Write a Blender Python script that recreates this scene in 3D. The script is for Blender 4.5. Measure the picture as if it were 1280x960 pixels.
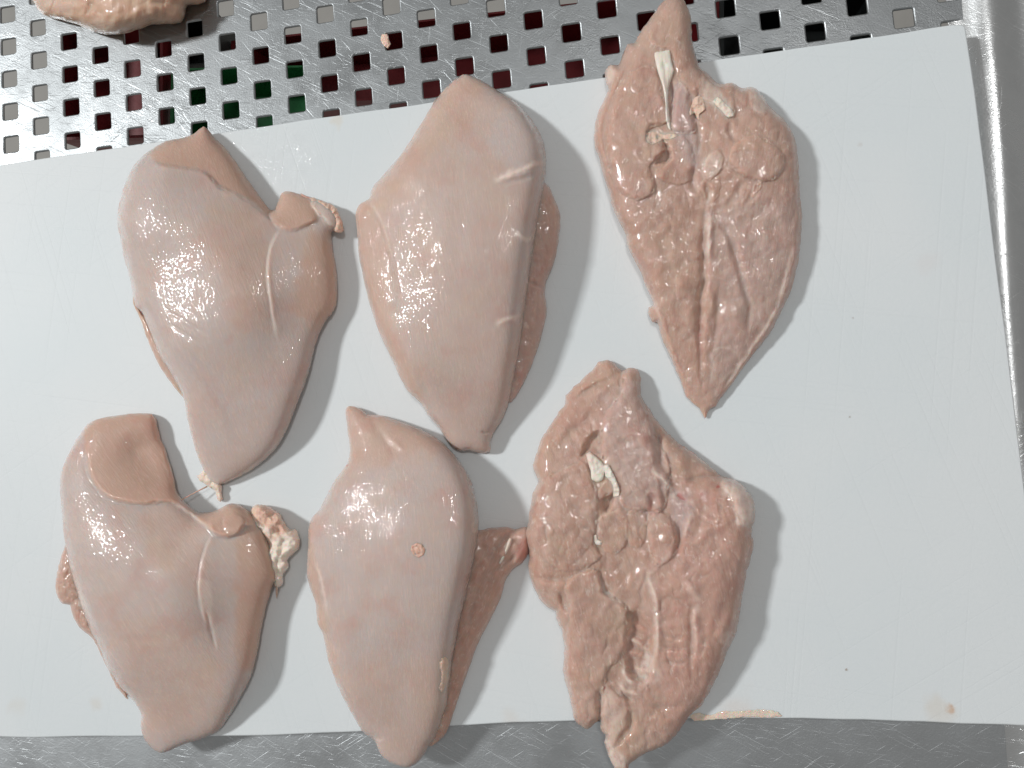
import bpy, bmesh, math
import numpy as np
from mathutils import Matrix, Vector

for o in list(bpy.data.objects):
    bpy.data.objects.remove(o)
SC = bpy.context.scene
COL = SC.collection

# ------------------------------------------------------------------ camera
# board top is z = 0, x runs along the board to the right, y to its far edge; metres
F, CU, CV, HC = 961.0, 640.0, 480.0, 0.4693
RX = np.array([[0.98595611, 0.08882629, 0.14142289],
               [-0.07848564, 0.99392939, -0.07709972],
               [-0.14741285, 0.06491728, 0.98694235]])
cam_d = bpy.data.cameras.new("camera")
cam = bpy.data.objects.new("camera", cam_d)
COL.objects.link(cam)
cam_d.sensor_width = 36.0
cam_d.lens = 36.0 * F / 1280.0
cam_d.clip_start, cam_d.clip_end = 0.01, 50.0
mw = Matrix([[*RX[0], 0], [*RX[1], 0], [*RX[2], HC], [0, 0, 0, 1]])
cam.matrix_world = mw
SC.camera = cam

# ------------------------------------------------------------------ light
world = bpy.data.worlds.new("World")
SC.world = world
world.use_nodes = True
bg = world.node_tree.nodes["Background"]
bg.inputs[0].default_value = (1.0, 0.98, 0.955, 1)
bg.inputs[1].default_value = 0.235


def area(name, loc, target, sx, sy, power, color):
    d = bpy.data.lights.new(name, 'AREA')
    d.shape = 'RECTANGLE'
    d.size, d.size_y = sx, sy
    d.energy, d.color = power, color
    o = bpy.data.objects.new(name, d)
    COL.objects.link(o)
    o.location = loc
    o.rotation_euler = (Vector(target) - Vector(loc)).to_track_quat('-Z', 'Y').to_euler()
    return o


area("key_lamp", (-4.1, 1.30, 3.80), (-0.1, 0, 0), 0.50, 0.50, 212.0, (0.985, 1.0, 1.0))
area("ceiling_lamp", (0.30, 0.55, 1.95), (0.0, 0, 0), 0.16, 0.20, 7.5, (1.0, 0.99, 0.98))
SC.view_settings.view_transform = 'Standard'
SC.view_settings.look = 'None'
SC.view_settings.exposure = 0.0
SC.view_settings.gamma = 1.0
SC.render.engine = 'CYCLES'
SC.cycles.max_bounces = 8

# ------------------------------------------------------------------ helpers


def at(u, v, z):
    """where the sight line of a photo point meets the height z (arrays allowed)"""
    u = np.asarray(u, float); v = np.asarray(v, float); z = np.asarray(z, float)
    r = np.stack([u - CU, -(v - CV), np.full_like(u, -F)], -1) @ RX.T
    t = (z - HC) / r[..., 2]
    return np.stack([r[..., 0] * t, r[..., 1] * t, np.broadcast_to(z, u.shape)], -1)


_n = -RX[2]
NADIR = np.array([CU + F * (_n[0] / -_n[2]), CV - F * (_n[1] / -_n[2])])


def X(ox, oy, s):
    return lambda *p: [(ox + p[i] / s, oy + p[i + 1] / s) for i in range(0, len(p), 2)]


def sstep(a, b, x):
    t = np.clip((x - a) / (b - a), 0, 1)
    return t * t * (3 - 2 * t)


def noise(x, y, seed=0):
    rng = np.random.RandomState(seed)
    ang = rng.rand(256) * 2 * np.pi
    perm = rng.permutation(256)
    xi = np.floor(x).astype(int); yi = np.floor(y).astype(int)
    xf = x - xi; yf = y - yi

    def g(ix, iy, fx, fy):
        a = ang[perm[(perm[ix & 255] + iy) & 255]]
        return np.cos(a) * fx + np.sin(a) * fy
    u = xf ** 3 * (xf * (6 * xf - 15) + 10); v = yf ** 3 * (yf * (6 * yf - 15) + 10)
    a = g(xi, yi, xf, yf) * (1 - u) + g(xi + 1, yi, xf - 1, yf) * u
    b = g(xi, yi + 1, xf, yf - 1) * (1 - u) + g(xi + 1, yi + 1, xf - 1, yf - 1) * u
    return (a * (1 - v) + b * v) * 1.5


def catmull(pts, closed, step):
    p = np.array(pts, float)
    n = len(p)
    out = []
    for i in range(n if closed else n - 1):
        if closed:
            a, b, c, d = p[i - 1], p[i], p[(i + 1) % n], p[(i + 2) % n]
        else:
            b, c = p[i], p[i + 1]
            a = p[i - 1] if i else 2 * b - c
            d = p[i + 2] if i + 2 < n else 2 * c - b
        m = max(1, int(np.hypot(*(c - b)) / step))
        for k in range(m):
            t = k / m
            out.append(0.5 * (2 * b + (c - a) * t + (2 * a - 5 * b + 4 * c - d) * t * t + (3 * b - a - 3 * c + d) * t ** 3))
    if not closed:
        out.append(p[-1])
    return np.array(out)


def seg_near(q, pts, closed):
    """distance, nearest point, side, run along the line (0..1) for each q"""
    a = pts if closed else pts[:-1]
    b = np.roll(pts, -1, 0) if closed else pts[1:]
    L = np.hypot(*(b - a).T)
    cum = np.r_[0, np.cumsum(L)]
    best = np.full(len(q), 1e18); near = np.zeros_like(q)
    side = np.zeros(len(q)); run = np.zeros(len(q))
    for i in range(len(a)):
        ab = b[i] - a[i]
        pa = q - a[i]
        t = np.clip((pa @ ab) / max(ab @ ab, 1e-12), 0, 1)
        n = a[i] + t[:, None] * ab
        d = ((q - n) ** 2).sum(1)
        m = d < best
        best[m] = d[m]; near[m] = n[m]
        side[m] = (ab[0] * pa[:, 1] - ab[1] * pa[:, 0])[m]
        run[m] = ((cum[i] + t * L[i]) / max(cum[-1], 1e-9))[m]
    return np.sqrt(best), near, np.sign(side), run


def inside(q, pts):
    x, y = q[:, 0], q[:, 1]
    c = np.zeros(len(q), bool)
    n = len(pts)
    for i in range(n):
        x1, y1 = pts[i]; x2, y2 = pts[(i + 1) % n]
        if y1 == y2:
            continue
        m = ((y1 > y) != (y2 > y)) & (x < (x2 - x1) * (y - y1) / (y2 - y1) + x1)
        c ^= m
    return c


def blur(a, n):
    for _ in range(n):
        p = np.pad(a, 1, mode='edge')
        a = (p[1:-1, 1:-1] * 2 + p[:-2, 1:-1] + p[2:, 1:-1] + p[1:-1, :-2] + p[1:-1, 2:]) / 6
    return a


def link(name, me, mat, parent=None):
    o = bpy.data.objects.new(name, me)
    COL.objects.link(o)
    if mat:
        me.materials.append(mat)
    if parent:
        o.parent = parent
    return o


def mesh(name, verts, faces, mat, parent=None, smooth=False):
    me = bpy.data.meshes.new(name)
    if parent is not None:
        verts = np.asarray(verts) - np.array(parent_loc(parent))
    me.from_pydata([tuple(v) for v in verts], [], faces)
    me.update()
    if smooth:
        me.polygons.foreach_set('use_smooth', np.ones(len(me.polygons), bool))
    return link(name, me, mat, parent)


def parent_loc(p):
    v = Vector((0, 0, 0))
    while p:
        v = v + p.location
        p = p.parent
    return v


def thing(name, label, cat, loc, group=None):
    o = bpy.data.objects.new(name, None)
    COL.objects.link(o)
    o.location = loc
    o.empty_display_size = 0.02
    tag(o, label, cat, group)
    return o


def tag(o, label, cat, group=None):
    o['label'] = label
    o['category'] = cat
    if group:
        o['group'] = group
    return o


# ------------------------------------------------------------------ materials
def new_mat(name):
    m = bpy.data.materials.new(name)
    m.use_nodes = True
    nt = m.node_tree
    b = nt.nodes["Principled BSDF"]
    return m, nt, b


class N:
    """tiny node writer"""

    def __init__(self, nt):
        self.nt = nt

    def node(self, t, **kw):
        n = self.nt.nodes.new(t)
        for k, v in kw.items():
            if k.startswith('i_'):
                n.inputs[int(k[2:]) if k[2:].isdigit() else k[2:].replace('_', ' ')].default_value = v
            else:
                setattr(n, k, v)
        return n

    def lk(self, a, b):
        self.nt.links.new(a, b)

    def val(self, sock, v):
        if hasattr(v, 'is_output') or isinstance(v, bpy.types.NodeSocket):
            self.lk(v, sock)
        else:
            sock.default_value = v

    def math(self, op, a, b=0.0, c=None, clamp=False):
        n = self.nt.nodes.new('ShaderNodeMath')
        n.operation = op
        n.use_clamp = clamp
        self.val(n.inputs[0], a)
        self.val(n.inputs[1], b)
        if c is not None:
            self.val(n.inputs[2], c)
        return n.outputs[0]

    def mix(self, fac, a, b):
        n = self.nt.nodes.new('ShaderNodeMix')
        n.data_type = 'RGBA'
        self.val(n.inputs[0], fac)
        for s, v in ((n.inputs[6], a), (n.inputs[7], b)):
            if isinstance(v, tuple):
                s.default_value = (*v, 1)
            else:
                self.lk(v, s)
        return n.outputs[2]

    def noise(self, vec, scale, detail=2.0, rough=0.5, dist=0.0):
        n = self.nt.nodes.new('ShaderNodeTexNoise')
        n.inputs['Scale'].default_value = scale
        n.inputs['Detail'].default_value = detail
        n.inputs['Roughness'].default_value = rough
        n.inputs['Distortion'].default_value = dist
        self.lk(vec, n.inputs['Vector'])
        return n.outputs['Fac']

    def ramp(self, x, a, b, lo=0.0, hi=1.0):
        n = self.nt.nodes.new('ShaderNodeMapRange')
        n.interpolation_type = 'SMOOTHSTEP'
        self.lk(x, n.inputs[0])
        for k, v in zip((1, 2, 3, 4), (a, b, lo, hi)):
            n.inputs[k].default_value = v
        return n.outputs[0]

    def mapping(self, vec, scale=(1, 1, 1), rot=0.0, loc=(0, 0, 0)):
        n = self.nt.nodes.new('ShaderNodeMapping')
        n.inputs['Scale'].default_value = scale
        n.inputs['Rotation'].default_value = (0, 0, rot)
        n.inputs['Location'].default_value = loc
        self.lk(vec, n.inputs['Vector'])
        return n.outputs[0]

    def bump(self, h, dist, strength=1.0, normal=None):
        n = self.nt.nodes.new('ShaderNodeBump')
        n.inputs['Strength'].default_value = strength
        n.inputs['Distance'].default_value = dist
        self.lk(h, n.inputs['Height'])
        if normal is not None:
            self.lk(normal, n.inputs['Normal'])
        return n.outputs[0]


def meat_material(name, muscle, cut, skin, fat, red, sparkle=1.0, lump=0.5, wf=1.0, sss=0.006):
    m, nt, b = new_mat(name)
    k = N(nt)
    fib = k.node('ShaderNodeAttribute', attribute_name='fib').outputs['Vector']      # mm, x across the fibres
    pa = k.node('ShaderNodeAttribute', attribute_name='paint')
    sep = k.node('ShaderNodeSeparateColor')
    k.lk(pa.outputs['Color'], sep.inputs[0])
    cutw = pa.outputs['Alpha']
    f_fat, f_red, f_skin = sep.outputs[0], sep.outputs[1], sep.outputs[2]
    big = k.noise(fib, 0.07, 3, 0.55)
    mid = k.noise(fib, 0.35, 4, 0.6)
    stri = k.noise(k.mapping(fib, (1.1, 0.09, 1)), 1.0, 3, 0.6, 0.4)
    col = k.mix(k.ramp(big, 0.3, 0.7), muscle, tuple(c * f for c, f in zip(muscle, (0.94, 0.86, 0.80))))
    yel = k.noise(k.mapping(fib, (1, 1, 1), 0, (11, 53, 0)), 0.045, 3, 0.6)
    col = k.mix(k.ramp(yel, 0.45, 0.7, 0, 0.6), col, tuple(c * f for c, f in zip(muscle, (1.02, 1.04, 0.92))))
    col = k.mix(cutw, col, cut)
    col = k.mix(k.math('MULTIPLY', f_skin, k.ramp(mid, 0.2, 0.75, 0.65, 1.0)), col, skin)
    # pale fibre streaks and a few pink blotches
    col = k.mix(k.ramp(stri, 0.50, 0.70, 0.0, 0.30), col, tuple(min(1, c * 1.22 + 0.03) for c in muscle))
    blot = k.noise(k.mapping(fib, (1, 1, 1), 0, (31, 7, 0)), 0.05, 3, 0.6)
    col = k.mix(k.ramp(blot, 0.50, 0.75, 0, 0.35), col, (muscle[0] * 0.95, muscle[1] * 0.72, muscle[2] * 0.72))
    col = k.mix(k.math('MULTIPLY', f_fat, k.ramp(mid, 0.25, 0.6, 0.6, 1.0)), col, fat)
    if wf > 1.4:
        fl = k.noise(k.mapping(fib, (1.3, 0.6, 1), 0, (3, 91, 0)), 0.30, 3, 0.65, 0.5)
        col = k.mix(k.ramp(fl, 0.56, 0.74, 0, 0.55), col, fat)
        dk = k.noise(k.mapping(fib, (1, 0.5, 1), 0, (73, 9, 0)), 0.16, 4, 0.65)
        col = k.mix(k.ramp(dk, 0.52, 0.72, 0, 0.55), col, (0.46, 0.26, 0.21))
    col = k.mix(f_red, col, red)
    k.lk(col, b.inputs['Base Color'])
    b.inputs['Subsurface Weight'].default_value = 0.8
    b.inputs['Subsurface Radius'].default_value = (1.0, 0.38, 0.24)
    b.inputs['Subsurface Scale'].default_value = sss
    b.inputs['IOR'].default_value = 1.4
    b.inputs['Specular IOR Level'].default_value = 0.235
    b.inputs['Roughness'].default_value = 0.45
    # relief: fibre grain, lumps, and the ripples of the wet film
    h1 = k.math('ADD', k.math('MULTIPLY', stri, 0.55 if wf < 1.4 else 0.8), k.math('MULTIPLY', mid, lump))
    nb = k.bump(h1, 0.00045, 0.8)
    k.lk(nb, b.inputs['Normal'])
    w1 = k.noise(k.mapping(fib, (0.31 * wf, 0.20 * wf, 1)), 1.0, 1.0, 0.4, 0.7)
    w2 = k.noise(k.mapping(fib, (1, 1, 1), 0.6), 0.62 * wf, 1, 0.5, 0.4)
    hw = k.math('ADD', k.math('MULTIPLY', w1, 0.75), k.math('MULTIPLY', w2, 0.45))
    nw = k.bump(hw, 0.00052 * sparkle / wf, 1.0)
    k.lk(nw, b.inputs['Coat Normal'])
    wet = k.noise(k.mapping(fib, (1, 0.7, 1), 0, (5, 17, 0)), 0.13, 3, 0.65)
    k.lk(k.math('MULTIPLY', k.ramp(wet, 0.43, 0.52, 0.04 if wf < 1.4 else 0.4, 1.0), k.math('SUBTRACT', 1.0, k.math('MULTIPLY', cutw, 0.55))), b.inputs['Coat Weight'])
    b.inputs['Coat Roughness'].default_value = 0.025
    b.inputs['Coat IOR'].default_value = 1.36 if wf < 1.4 else 1.5
    return m


MUSCLE = (0.60, 0.44, 0.37)
CUT = (0.56, 0.385, 0.305)
SKIN = (0.55, 0.473, 0.447)
FAT = (0.80, 0.68, 0.60)
RED = (0.46, 0.13, 0.12)
M_TOP = meat_material("raw_breast_outer", MUSCLE, CUT, SKIN, FAT, RED, 1.0, 0.35)
M_UNDER = meat_material("raw_breast_inner", (0.57, 0.41, 0.34), (0.54, 0.34, 0.28), (0.55, 0.43, 0.40), FAT, RED, 0.60, 0.65, 2.0)
M_OLD = meat_material("raw_trim", (0.64, 0.46, 0.35), (0.60, 0.39, 0.29), SKIN, FAT, RED, 1.2, 0.8)
M_FAT = meat_material("raw_fat", (0.82, 0.66, 0.55), (0.72, 0.48, 0.38), (0.85, 0.75, 0.67), (0.86, 0.77, 0.68), RED, 1.0, 0.4, 1.3, 0.0008)
M_TENDON = meat_material("white_tendon", (0.84, 0.80, 0.73), (0.8, 0.7, 0.6), (0.86, 0.84, 0.79), (0.88, 0.85, 0.79), RED, 0.5, 0.15, 1.0, 0.0005)


def metal_material(name, base, rough, lines=1.0):
    m, nt, b = new_mat(name)
    k = N(nt)
    co = k.node('ShaderNodeTexCoord').outputs['Object']
    cloud = k.noise(co, 22, 4, 0.6)
    fine = k.noise(co, 900, 2, 0.6)
    hs = None
    for rot, sc, th in ((0.55, (26, 900, 1), 0.60), (-0.5, (34, 1100, 1), 0.64), (0.95, (18, 700, 1), 0.66), (1.75, (22, 800, 1), 0.68), (0.15, (60, 1500, 1), 0.62)):
        n = k.noise(k.mapping(co, sc, 0), 1.0, 1.5, 0.5) if False else None
        mp = k.node('ShaderNodeVectorRotate', rotation_type='Z_AXIS')
        mp.inputs['Angle'].default_value = rot
        k.lk(co, mp.inputs['Vector'])
        n = k.noise(k.mapping(mp.outputs[0], sc), 1.0, 2.0, 0.6, 0.35)
        s = k.ramp(n, th, th + 0.12)
        hs = s if hs is None else k.math('ADD', hs, s)
    hs = k.math('MULTIPLY', hs, k.math('MULTIPLY', lines, k.ramp(k.noise(co, 14, 3, 0.6), 0.3, 0.7, 0.3, 1.0)))
    col = k.mix(k.ramp(cloud, 0.3, 0.7), base, tuple(c * 0.82 for c in base))
    col = k.mix(k.math('MULTIPLY', hs, 0.5, clamp=True), col, tuple(min(1, c * 1.35) for c in base))
    k.lk(col, b.inputs['Base Color'])
    b.inputs['Metallic'].default_value = 1.0
    r = k.math('ADD', k.ramp(cloud, 0.25, 0.75, rough - 0.11, rough + 0.10), k.math('MULTIPLY', hs, 0.10))
    k.lk(r, b.inputs['Roughness'])
    h = k.math('ADD', k.math('MULTIPLY', hs, -0.6), k.math('MULTIPLY', fine, 0.45))
    h = k.math('ADD', h, k.math('MULTIPLY', k.noise(co, 60, 2, 0.5), 0.8))
    k.lk(k.bump(h, 0.00021, 1.0), b.inputs['Normal'])
    return m


M_STEEL = metal_material("scratched_steel", (0.40, 0.42, 0.43), 0.43)
M_STRIP = metal_material("lit_strip_steel", (0.58, 0.605, 0.62), 0.45, 0.55)  # same tray steel, base colour lightened to stand in for stronger reflected light
M_RIM = metal_material("rim_steel", (0.80, 0.82, 0.825), 0.34, 0.7)  # pale base colour stands in for the bright highlight along the rim


def plain(name, col, rough, var=0.15, scale=30):
    m, nt, b = new_mat(name)
    k = N(nt)
    co = k.node('ShaderNodeTexCoord').outputs['Object']
    n = k.noise(co, scale, 4, 0.6)
    k.lk(k.mix(n, tuple(c * (1 - var) for c in col), tuple(min(1, c * (1 + var)) for c in col)), b.inputs['Base Color'])
    b.inputs['Roughness'].default_value = rough
    k.lk(k.bump(n, 0.001, 0.3), b.inputs['Normal'])
    return m


def board_material():
    m, nt, b = new_mat("white_board_plastic")
    k = N(nt)
    co = k.node('ShaderNodeTexCoord').outputs['Object']
    col = k.mix(k.ramp(k.noise(co, 7, 3, 0.5), 0.3, 0.7), (0.70, 0.745, 0.76), (0.735, 0.765, 0.775))
    # stains: place, radius, strength, colour
    for (u, v, r, s, c) in STAINS:
        p = at(u, v, 0.0)
        d = k.node('ShaderNodeVectorMath', operation='DISTANCE')
        w = k.node('ShaderNodeVectorMath', operation='ADD')
        nz = k.node('ShaderNodeTexNoise')
        nz.inputs['Scale'].default_value = 0.9 / r * 0.6
        nz.inputs['Detail'].default_value = 4
        k.lk(co, nz.inputs['Vector'])
        sc = k.node('ShaderNodeVectorMath', operation='SCALE')
        sc.inputs['Scale'].default_value = r * 2.2
        k.lk(nz.outputs['Color'], sc.inputs[0])
        k.lk(co, w.inputs[0])
        k.lk(sc.outputs[0], w.inputs[1])
        k.lk(w.outputs[0], d.inputs[0])
        d.inputs[1].default_value = (p[0] + r * 1.1, p[1] + r * 1.1, r * 1.1)
        col = k.mix(k.ramp(d.outputs['Value'], r, r * 0.2, 0, s), col, c)
    spk = k.noise(co, 160, 1, 0.5)
    col = k.mix(k.ramp(spk, 0.80, 0.86, 0, 0.15), col, (0.45, 0.42, 0.38))
    sv = None
    for rot, sc, th in ((0.2, (5, 500, 1), 0.66), (1.3, (6, 600, 1), 0.66), (1.75, (4, 420, 1), 0.67), (-0.5, (7, 700, 1), 0.68)):
        mp = k.node('ShaderNodeVectorRotate', rotation_type='Z_AXIS')
        mp.inputs['Angle'].default_value = rot
        k.lk(co, mp.inputs['Vector'])
        s = k.ramp(k.noise(k.mapping(mp.outputs[0], sc), 1.0, 0.5, 0.5), th, th + 0.08)
        sv = s if sv is None else k.math('ADD', sv, s)
    col = k.mix(k.math('MULTIPLY', sv, 0.06, clamp=True), col, (0.62, 0.65, 0.66))
    k.lk(col, b.inputs['Base Color'])
    b.inputs['Subsurface Weight'].default_value = 0.235
    b.inputs['Subsurface Radius'].default_value = (1, 1, 1)
    b.inputs['Subsurface Scale'].default_value = 0.003
    dw = k.node('ShaderNodeVectorMath', operation='DISTANCE')
    k.lk(co, dw.inputs[0])
    dw.inputs[1].default_value = tuple(at(345, 205, 0.0))
    wetm = k.math('MULTIPLY', k.ramp(k.noise(co, 60, 4, 0.6), 0.40, 0.60), k.ramp(dw.outputs['Value'], 0.045, 0.012))
    k.lk(k.math('SUBTRACT', 0.52, k.math('MULTIPLY', wetm, 0.16)), b.inputs['Roughness'])
    b.inputs['Specular IOR Level'].default_value = 0.35
    h = k.math('ADD', k.math('MULTIPLY', sv, -0.22), k.math('MULTIPLY', k.noise(co, 420, 3, 0.6), 0.6))
    k.lk(k.bump(h, 0.00012, 1.0), b.inputs['Normal'])
    # wet film with beads where juice has run
    k.lk(k.math('MULTIPLY', wetm, 0.9), b.inputs['Coat Weight'])
    b.inputs['Coat Roughness'].default_value = 0.05
    k.lk(k.bump(k.noise(co, 600, 2, 0.6), 0.0006, 1.0), b.inputs['Coat Normal'])
    return m


STAINS = [(1188, 886, 0.0035, 0.75, (0.60, 0.36, 0.22)), (1178, 892, 0.011, 0.35, (0.68, 0.60, 0.50)),
          (120, 882, 0.008, 0.35, (0.66, 0.60, 0.52)), (20, 882, 0.010, 0.22, (0.66, 0.60, 0.52)),
          (1058, 837, 0.0012, 0.8, (0.35, 0.28, 0.22)), (423, 152, 0.006, 0.4, (0.70, 0.62, 0.50)),
          (1062, 521, 0.0011, 0.7, (0.40, 0.38, 0.34)), (1066, 398, 0.0010, 0.5, (0.45, 0.42, 0.40)),
          (1075, 180, 0.0022, 0.25, (0.5, 0.45, 0.4)), (1160, 330, 0.012, 0.12, (0.70, 0.58, 0.55)),
          (930, 893, 0.016, 0.35, (0.72, 0.62, 0.56)), (640, 905, 0.010, 0.3, (0.70, 0.64, 0.58))]

# ------------------------------------------------------------------ the board
ZM = -0.015           # top of the steel
top_px = [(-40, 211.5), (60, 196.5), (200, 176), (330, 157), (420, 143.5), (520, 129.5), (640, 112.5), (760, 95), (880, 76), (1000, 58.5), (1100, 44), (1160, 35), (1190, 30.5), (1203, 29.5)]
right_px = [(1208, 33), (1212, 60), (1220, 116), (1227, 170), (1234, 225), (1243, 300), (1254, 385), (1265, 470), (1275, 556), (1290, 672), (1305, 790), (1318, 895)]
bot_px = [(1312, 908.5), (1280, 908), (1200, 905), (1080, 901), (960, 899), (900, 898.5), (840, 899), (720, 902.5), (640, 904.5), (560, 908.5), (470, 914), (380, 918.5), (280, 921), (150, 921.5), (0, 922.5), (-40, 923)]
ring = [at(u, v, 0.0)[:2] for u, v in catmull(top_px, False, 22)] + [at(u, v, 0.0)[:2] for u, v in catmull(right_px, False, 22)] + [at(u, v, 0.0)[:2] for u, v in catmull(bot_px, False, 22)]
ring = np.array([(-0.47, 0.2235)] + ring + [(-0.47, -0.168)])[::-1]      # anticlockwise from above


def offset_ring(r, d):
    p, n = np.roll(r, 1, 0), np.roll(r, -1, 0)
    t = n - p
    t /= np.maximum(np.hypot(*t.T), 1e-9)[:, None]
    return r + np.c_[-t[:, 1], t[:, 0]] * d


n = len(ring)
rng = np.random.RandomState(4)
rag = noise(np.arange(n) * 0.37, np.zeros(n), 9)[:, None] * 0.0006
layers = []
for d, z in ((0.0013, 0.0), (0.0011, -0.00002), (0.0006, -0.0003), (0.0002, -0.0010), (0, -0.0022), (0, -0.0128), (0.0006, -0.0146), (0.0013, -0.01499)):
    q = offset_ring(ring, d)
    layers.append(np.c_[q + rag * np.array([0.3, 1.0]), np.full(n, z)])
verts = np.concatenate(layers)
faces = [list(range(n))]
for a in range(len(layers) - 1):
    for i in range(n):
        j = (i + 1) % n
        faces.append([a * n + j, a * n + i, (a + 1) * n + i, (a + 1) * n + j])
faces.append([(len(layers) - 1) * n + i for i in range(n)][::-1])
board = mesh("cutting_board", verts, faces, board_material())
for p in board.data.polygons:
    p.use_smooth = len(p.vertices) == 4
tag(board, "white plastic cutting board carrying the six raw chicken breasts", "cutting board")

# ------------------------------------------------------------------ steel tray
tray = thing("draining_tray", "scratched perforated stainless steel tray under the white cutting board", "tray", (0, 0, ZM))
PY = 0.02460
HOLE = 0.0058
COLS = np.arange(-3, 27)
COLX = np.interp(COLS, [-3, 0, 5, 10, 14, 18, 21, 25, 26], [-0.4945, -0.4206, -0.2985, -0.1783, -0.0844, 0.0117, 0.0856, 0.1897, 0.2160])
COLY = np.interp(COLS, [-3, 0, 2, 4, 6, 8, 10, 12, 14, 18, 22, 26], [0.2995, 0.2930, 0.2892, 0.2858, 0.2831, 0.2807, 0.2781, 0.2762, 0.2756, 0.2751, 0.2758, 0.2770])
COLY = COLY - np.where(COLS % 2 == 1, 0.5 * PY, 0.0)     # every other column is set half a pitch lower


def build_panel():
    bm = bmesh.new()
    rr = 0.0011
    lip = 0.0009
    T = 0.0016

    def sq(h, r, z, cx, cy):
        out = []
        for qx, qy, a0 in ((1, 1, 0), (-1, 1, 90), (-1, -1, 180), (1, -1, 270)):
            for k in range(3):
                a = math.radians(a0 + 45 * k)
                out.append((cx + qx * (h - r) + r * math.cos(a), cy + qy * (h - r) + r * math.sin(a), z))
        return out
    mids = (COLX[1:] + COLX[:-1]) / 2
    xa = np.r_[COLX[0] - 0.0123, mids]
    xb = np.r_[mids, XE]
    for i in range(len(COLS)):
        for j in range(-7, 5):
            cx, cy = COLX[i], COLY[i] - j * PY
            x0, x1, y0, y1 = xa[i], xb[i], cy - PY / 2, cy + PY / 2
            if j == 4:
                y0 = PANEL_Y0
            if j == -7:
                y1 = PANEL_Y1
            hx = HOLE * (1 + 0.02 * math.sin(i * 7.3 + j * 3.1))
            rings = [sq(hx + lip, rr + lip, 0, cx, cy), sq(hx + lip * 0.35, rr, -0.00030, cx, cy), sq(hx, rr, -0.0007, cx, cy), sq(hx, rr, -T, cx, cy)]
            vr = [[bm.verts.new(p) for p in r] for r in rings]
            co = [bm.verts.new(p) for p in ((x1, y1, 0), (x0, y1, 0), (x0, y0, 0), (x1, y0, 0))]
            for q in range(4):
                a, b = vr[0][q * 3:q * 3 + 3], vr[0][(q * 3 + 3) % 12]
                bm.faces.new([co[q], a[1], a[0]])
                bm.faces.new([co[q], a[2], a[1]])
                bm.faces.new([co[q], co[(q + 1) % 4], b, a[2]])
            for r in range(3):
                for q in range(12):
                    f = bm.faces.new([vr[r][q], vr[r][(q + 1) % 12], vr[r + 1][(q + 1) % 12], vr[r + 1][q]])
                    f.smooth = True
    me = bpy.data.meshes.new("perforated_panel")
    bm.normal_update()
    bm.to_mesh(me)
    bm.free()
    return link("perforated_panel", me, M_STEEL, tray)


PANEL_Y0, PANEL_Y1 = 0.150, 0.490
XE = COLX[-1] + 0.0185
panel = build_panel()


def bend_line(u0, v0, u1, v1, z):
    return at(u0, v0, z)[:2], at(u1, v1, z)[:2]


# rim: a profile swept along the right-hand side of the tray
ra, rb = bend_line(1237, 0, 1273, 464, ZM + 0.006)
dirv = (rb - ra) / np.hypot(*(rb - ra))
nrm = np.array([-dirv[1], dirv[0]])
if nrm[0] < 0:
    nrm = -nrm
prof = []
for s in np.linspace(-0.021, 0.19, 110):
    if s < 0.0:
        z = 0.0060 * (0.5 - 0.5 * math.cos(math.pi * (s + 0.021) / 0.021)) ** 1.6 - 0.0008
    elif s < 0.022:
        z = 0.0052 - 0.007 * (0.5 - 0.5 * math.cos(math.pi * s / 0.022))
    else:
        z = -0.0018 - 0.03 * (s - 0.022)
    prof.append((s, z))
prof = [(s, z) for s, z in prof]
verts, faces = [], []
ts = np.linspace(-0.14, 0.60, 60)
for t in ts:
    for s, z in prof:
        p = ra + dirv * t + nrm * s
        verts.append((p[0], p[1], ZM + z - 0.0003 + 0.0004 * math.sin(t * 23 + s * 40) * (s > 0)))
m_ = len(prof)
for a in range(len(ts) - 1):
    for b in range(m_ - 1):
        faces.append([a * m_ + b, a * m_ + b + 1, (a + 1) * m_ + b + 1, (a + 1) * m_ + b])
mesh("raised_rim", verts, faces, M_RIM, tray, True)


def slab(name, x0, x1, y0, y1, z, mat, parent, nx=2, ny=2):
    """a flat sheet; x1 None = up to the foot of the rim"""
    ys = np.linspace(y0, y1, ny)
    v = []
    for y in ys:
        xe = x1 if x1 is not None else ra[0] + (y - ra[1]) * dirv[0] / dirv[1] - 0.0185 / abs(dirv[1])
        v += [(x, y, z) for x in np.linspace(x0, xe, nx)]
    f = [[j * nx + i, j * nx + i + 1, (j + 1) * nx + i + 1, (j + 1) * nx + i] for j in range(ny - 1) for i in range(nx - 1)]
    return mesh(name, v, f, mat, parent)


slab("solid_strip", -0.62, None, -0.34, PANEL_Y0 - 0.0001, ZM - 0.0006, M_STRIP, tray, 40, 20)
slab("side_margin", -0.62, COLX[0] - 0.0124, PANEL_Y0, PANEL_Y1, ZM - 0.0006, M_STEEL, tray, 4, 8)

# ------------------------------------------------------------------ under the tray
floor = mesh("floor", [(-2, -2, -0.62), (2, -2, -0.62), (2, 2, -0.62), (-2, 2, -0.62)], [[0, 1, 2, 3]], plain("grey_floor", (0.30, 0.29, 0.27), 0.7, 0.25, 9))
floor['kind'] = 'structure'
floor['label'] = "pale grey floor seen through the holes of the steel tray"


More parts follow.
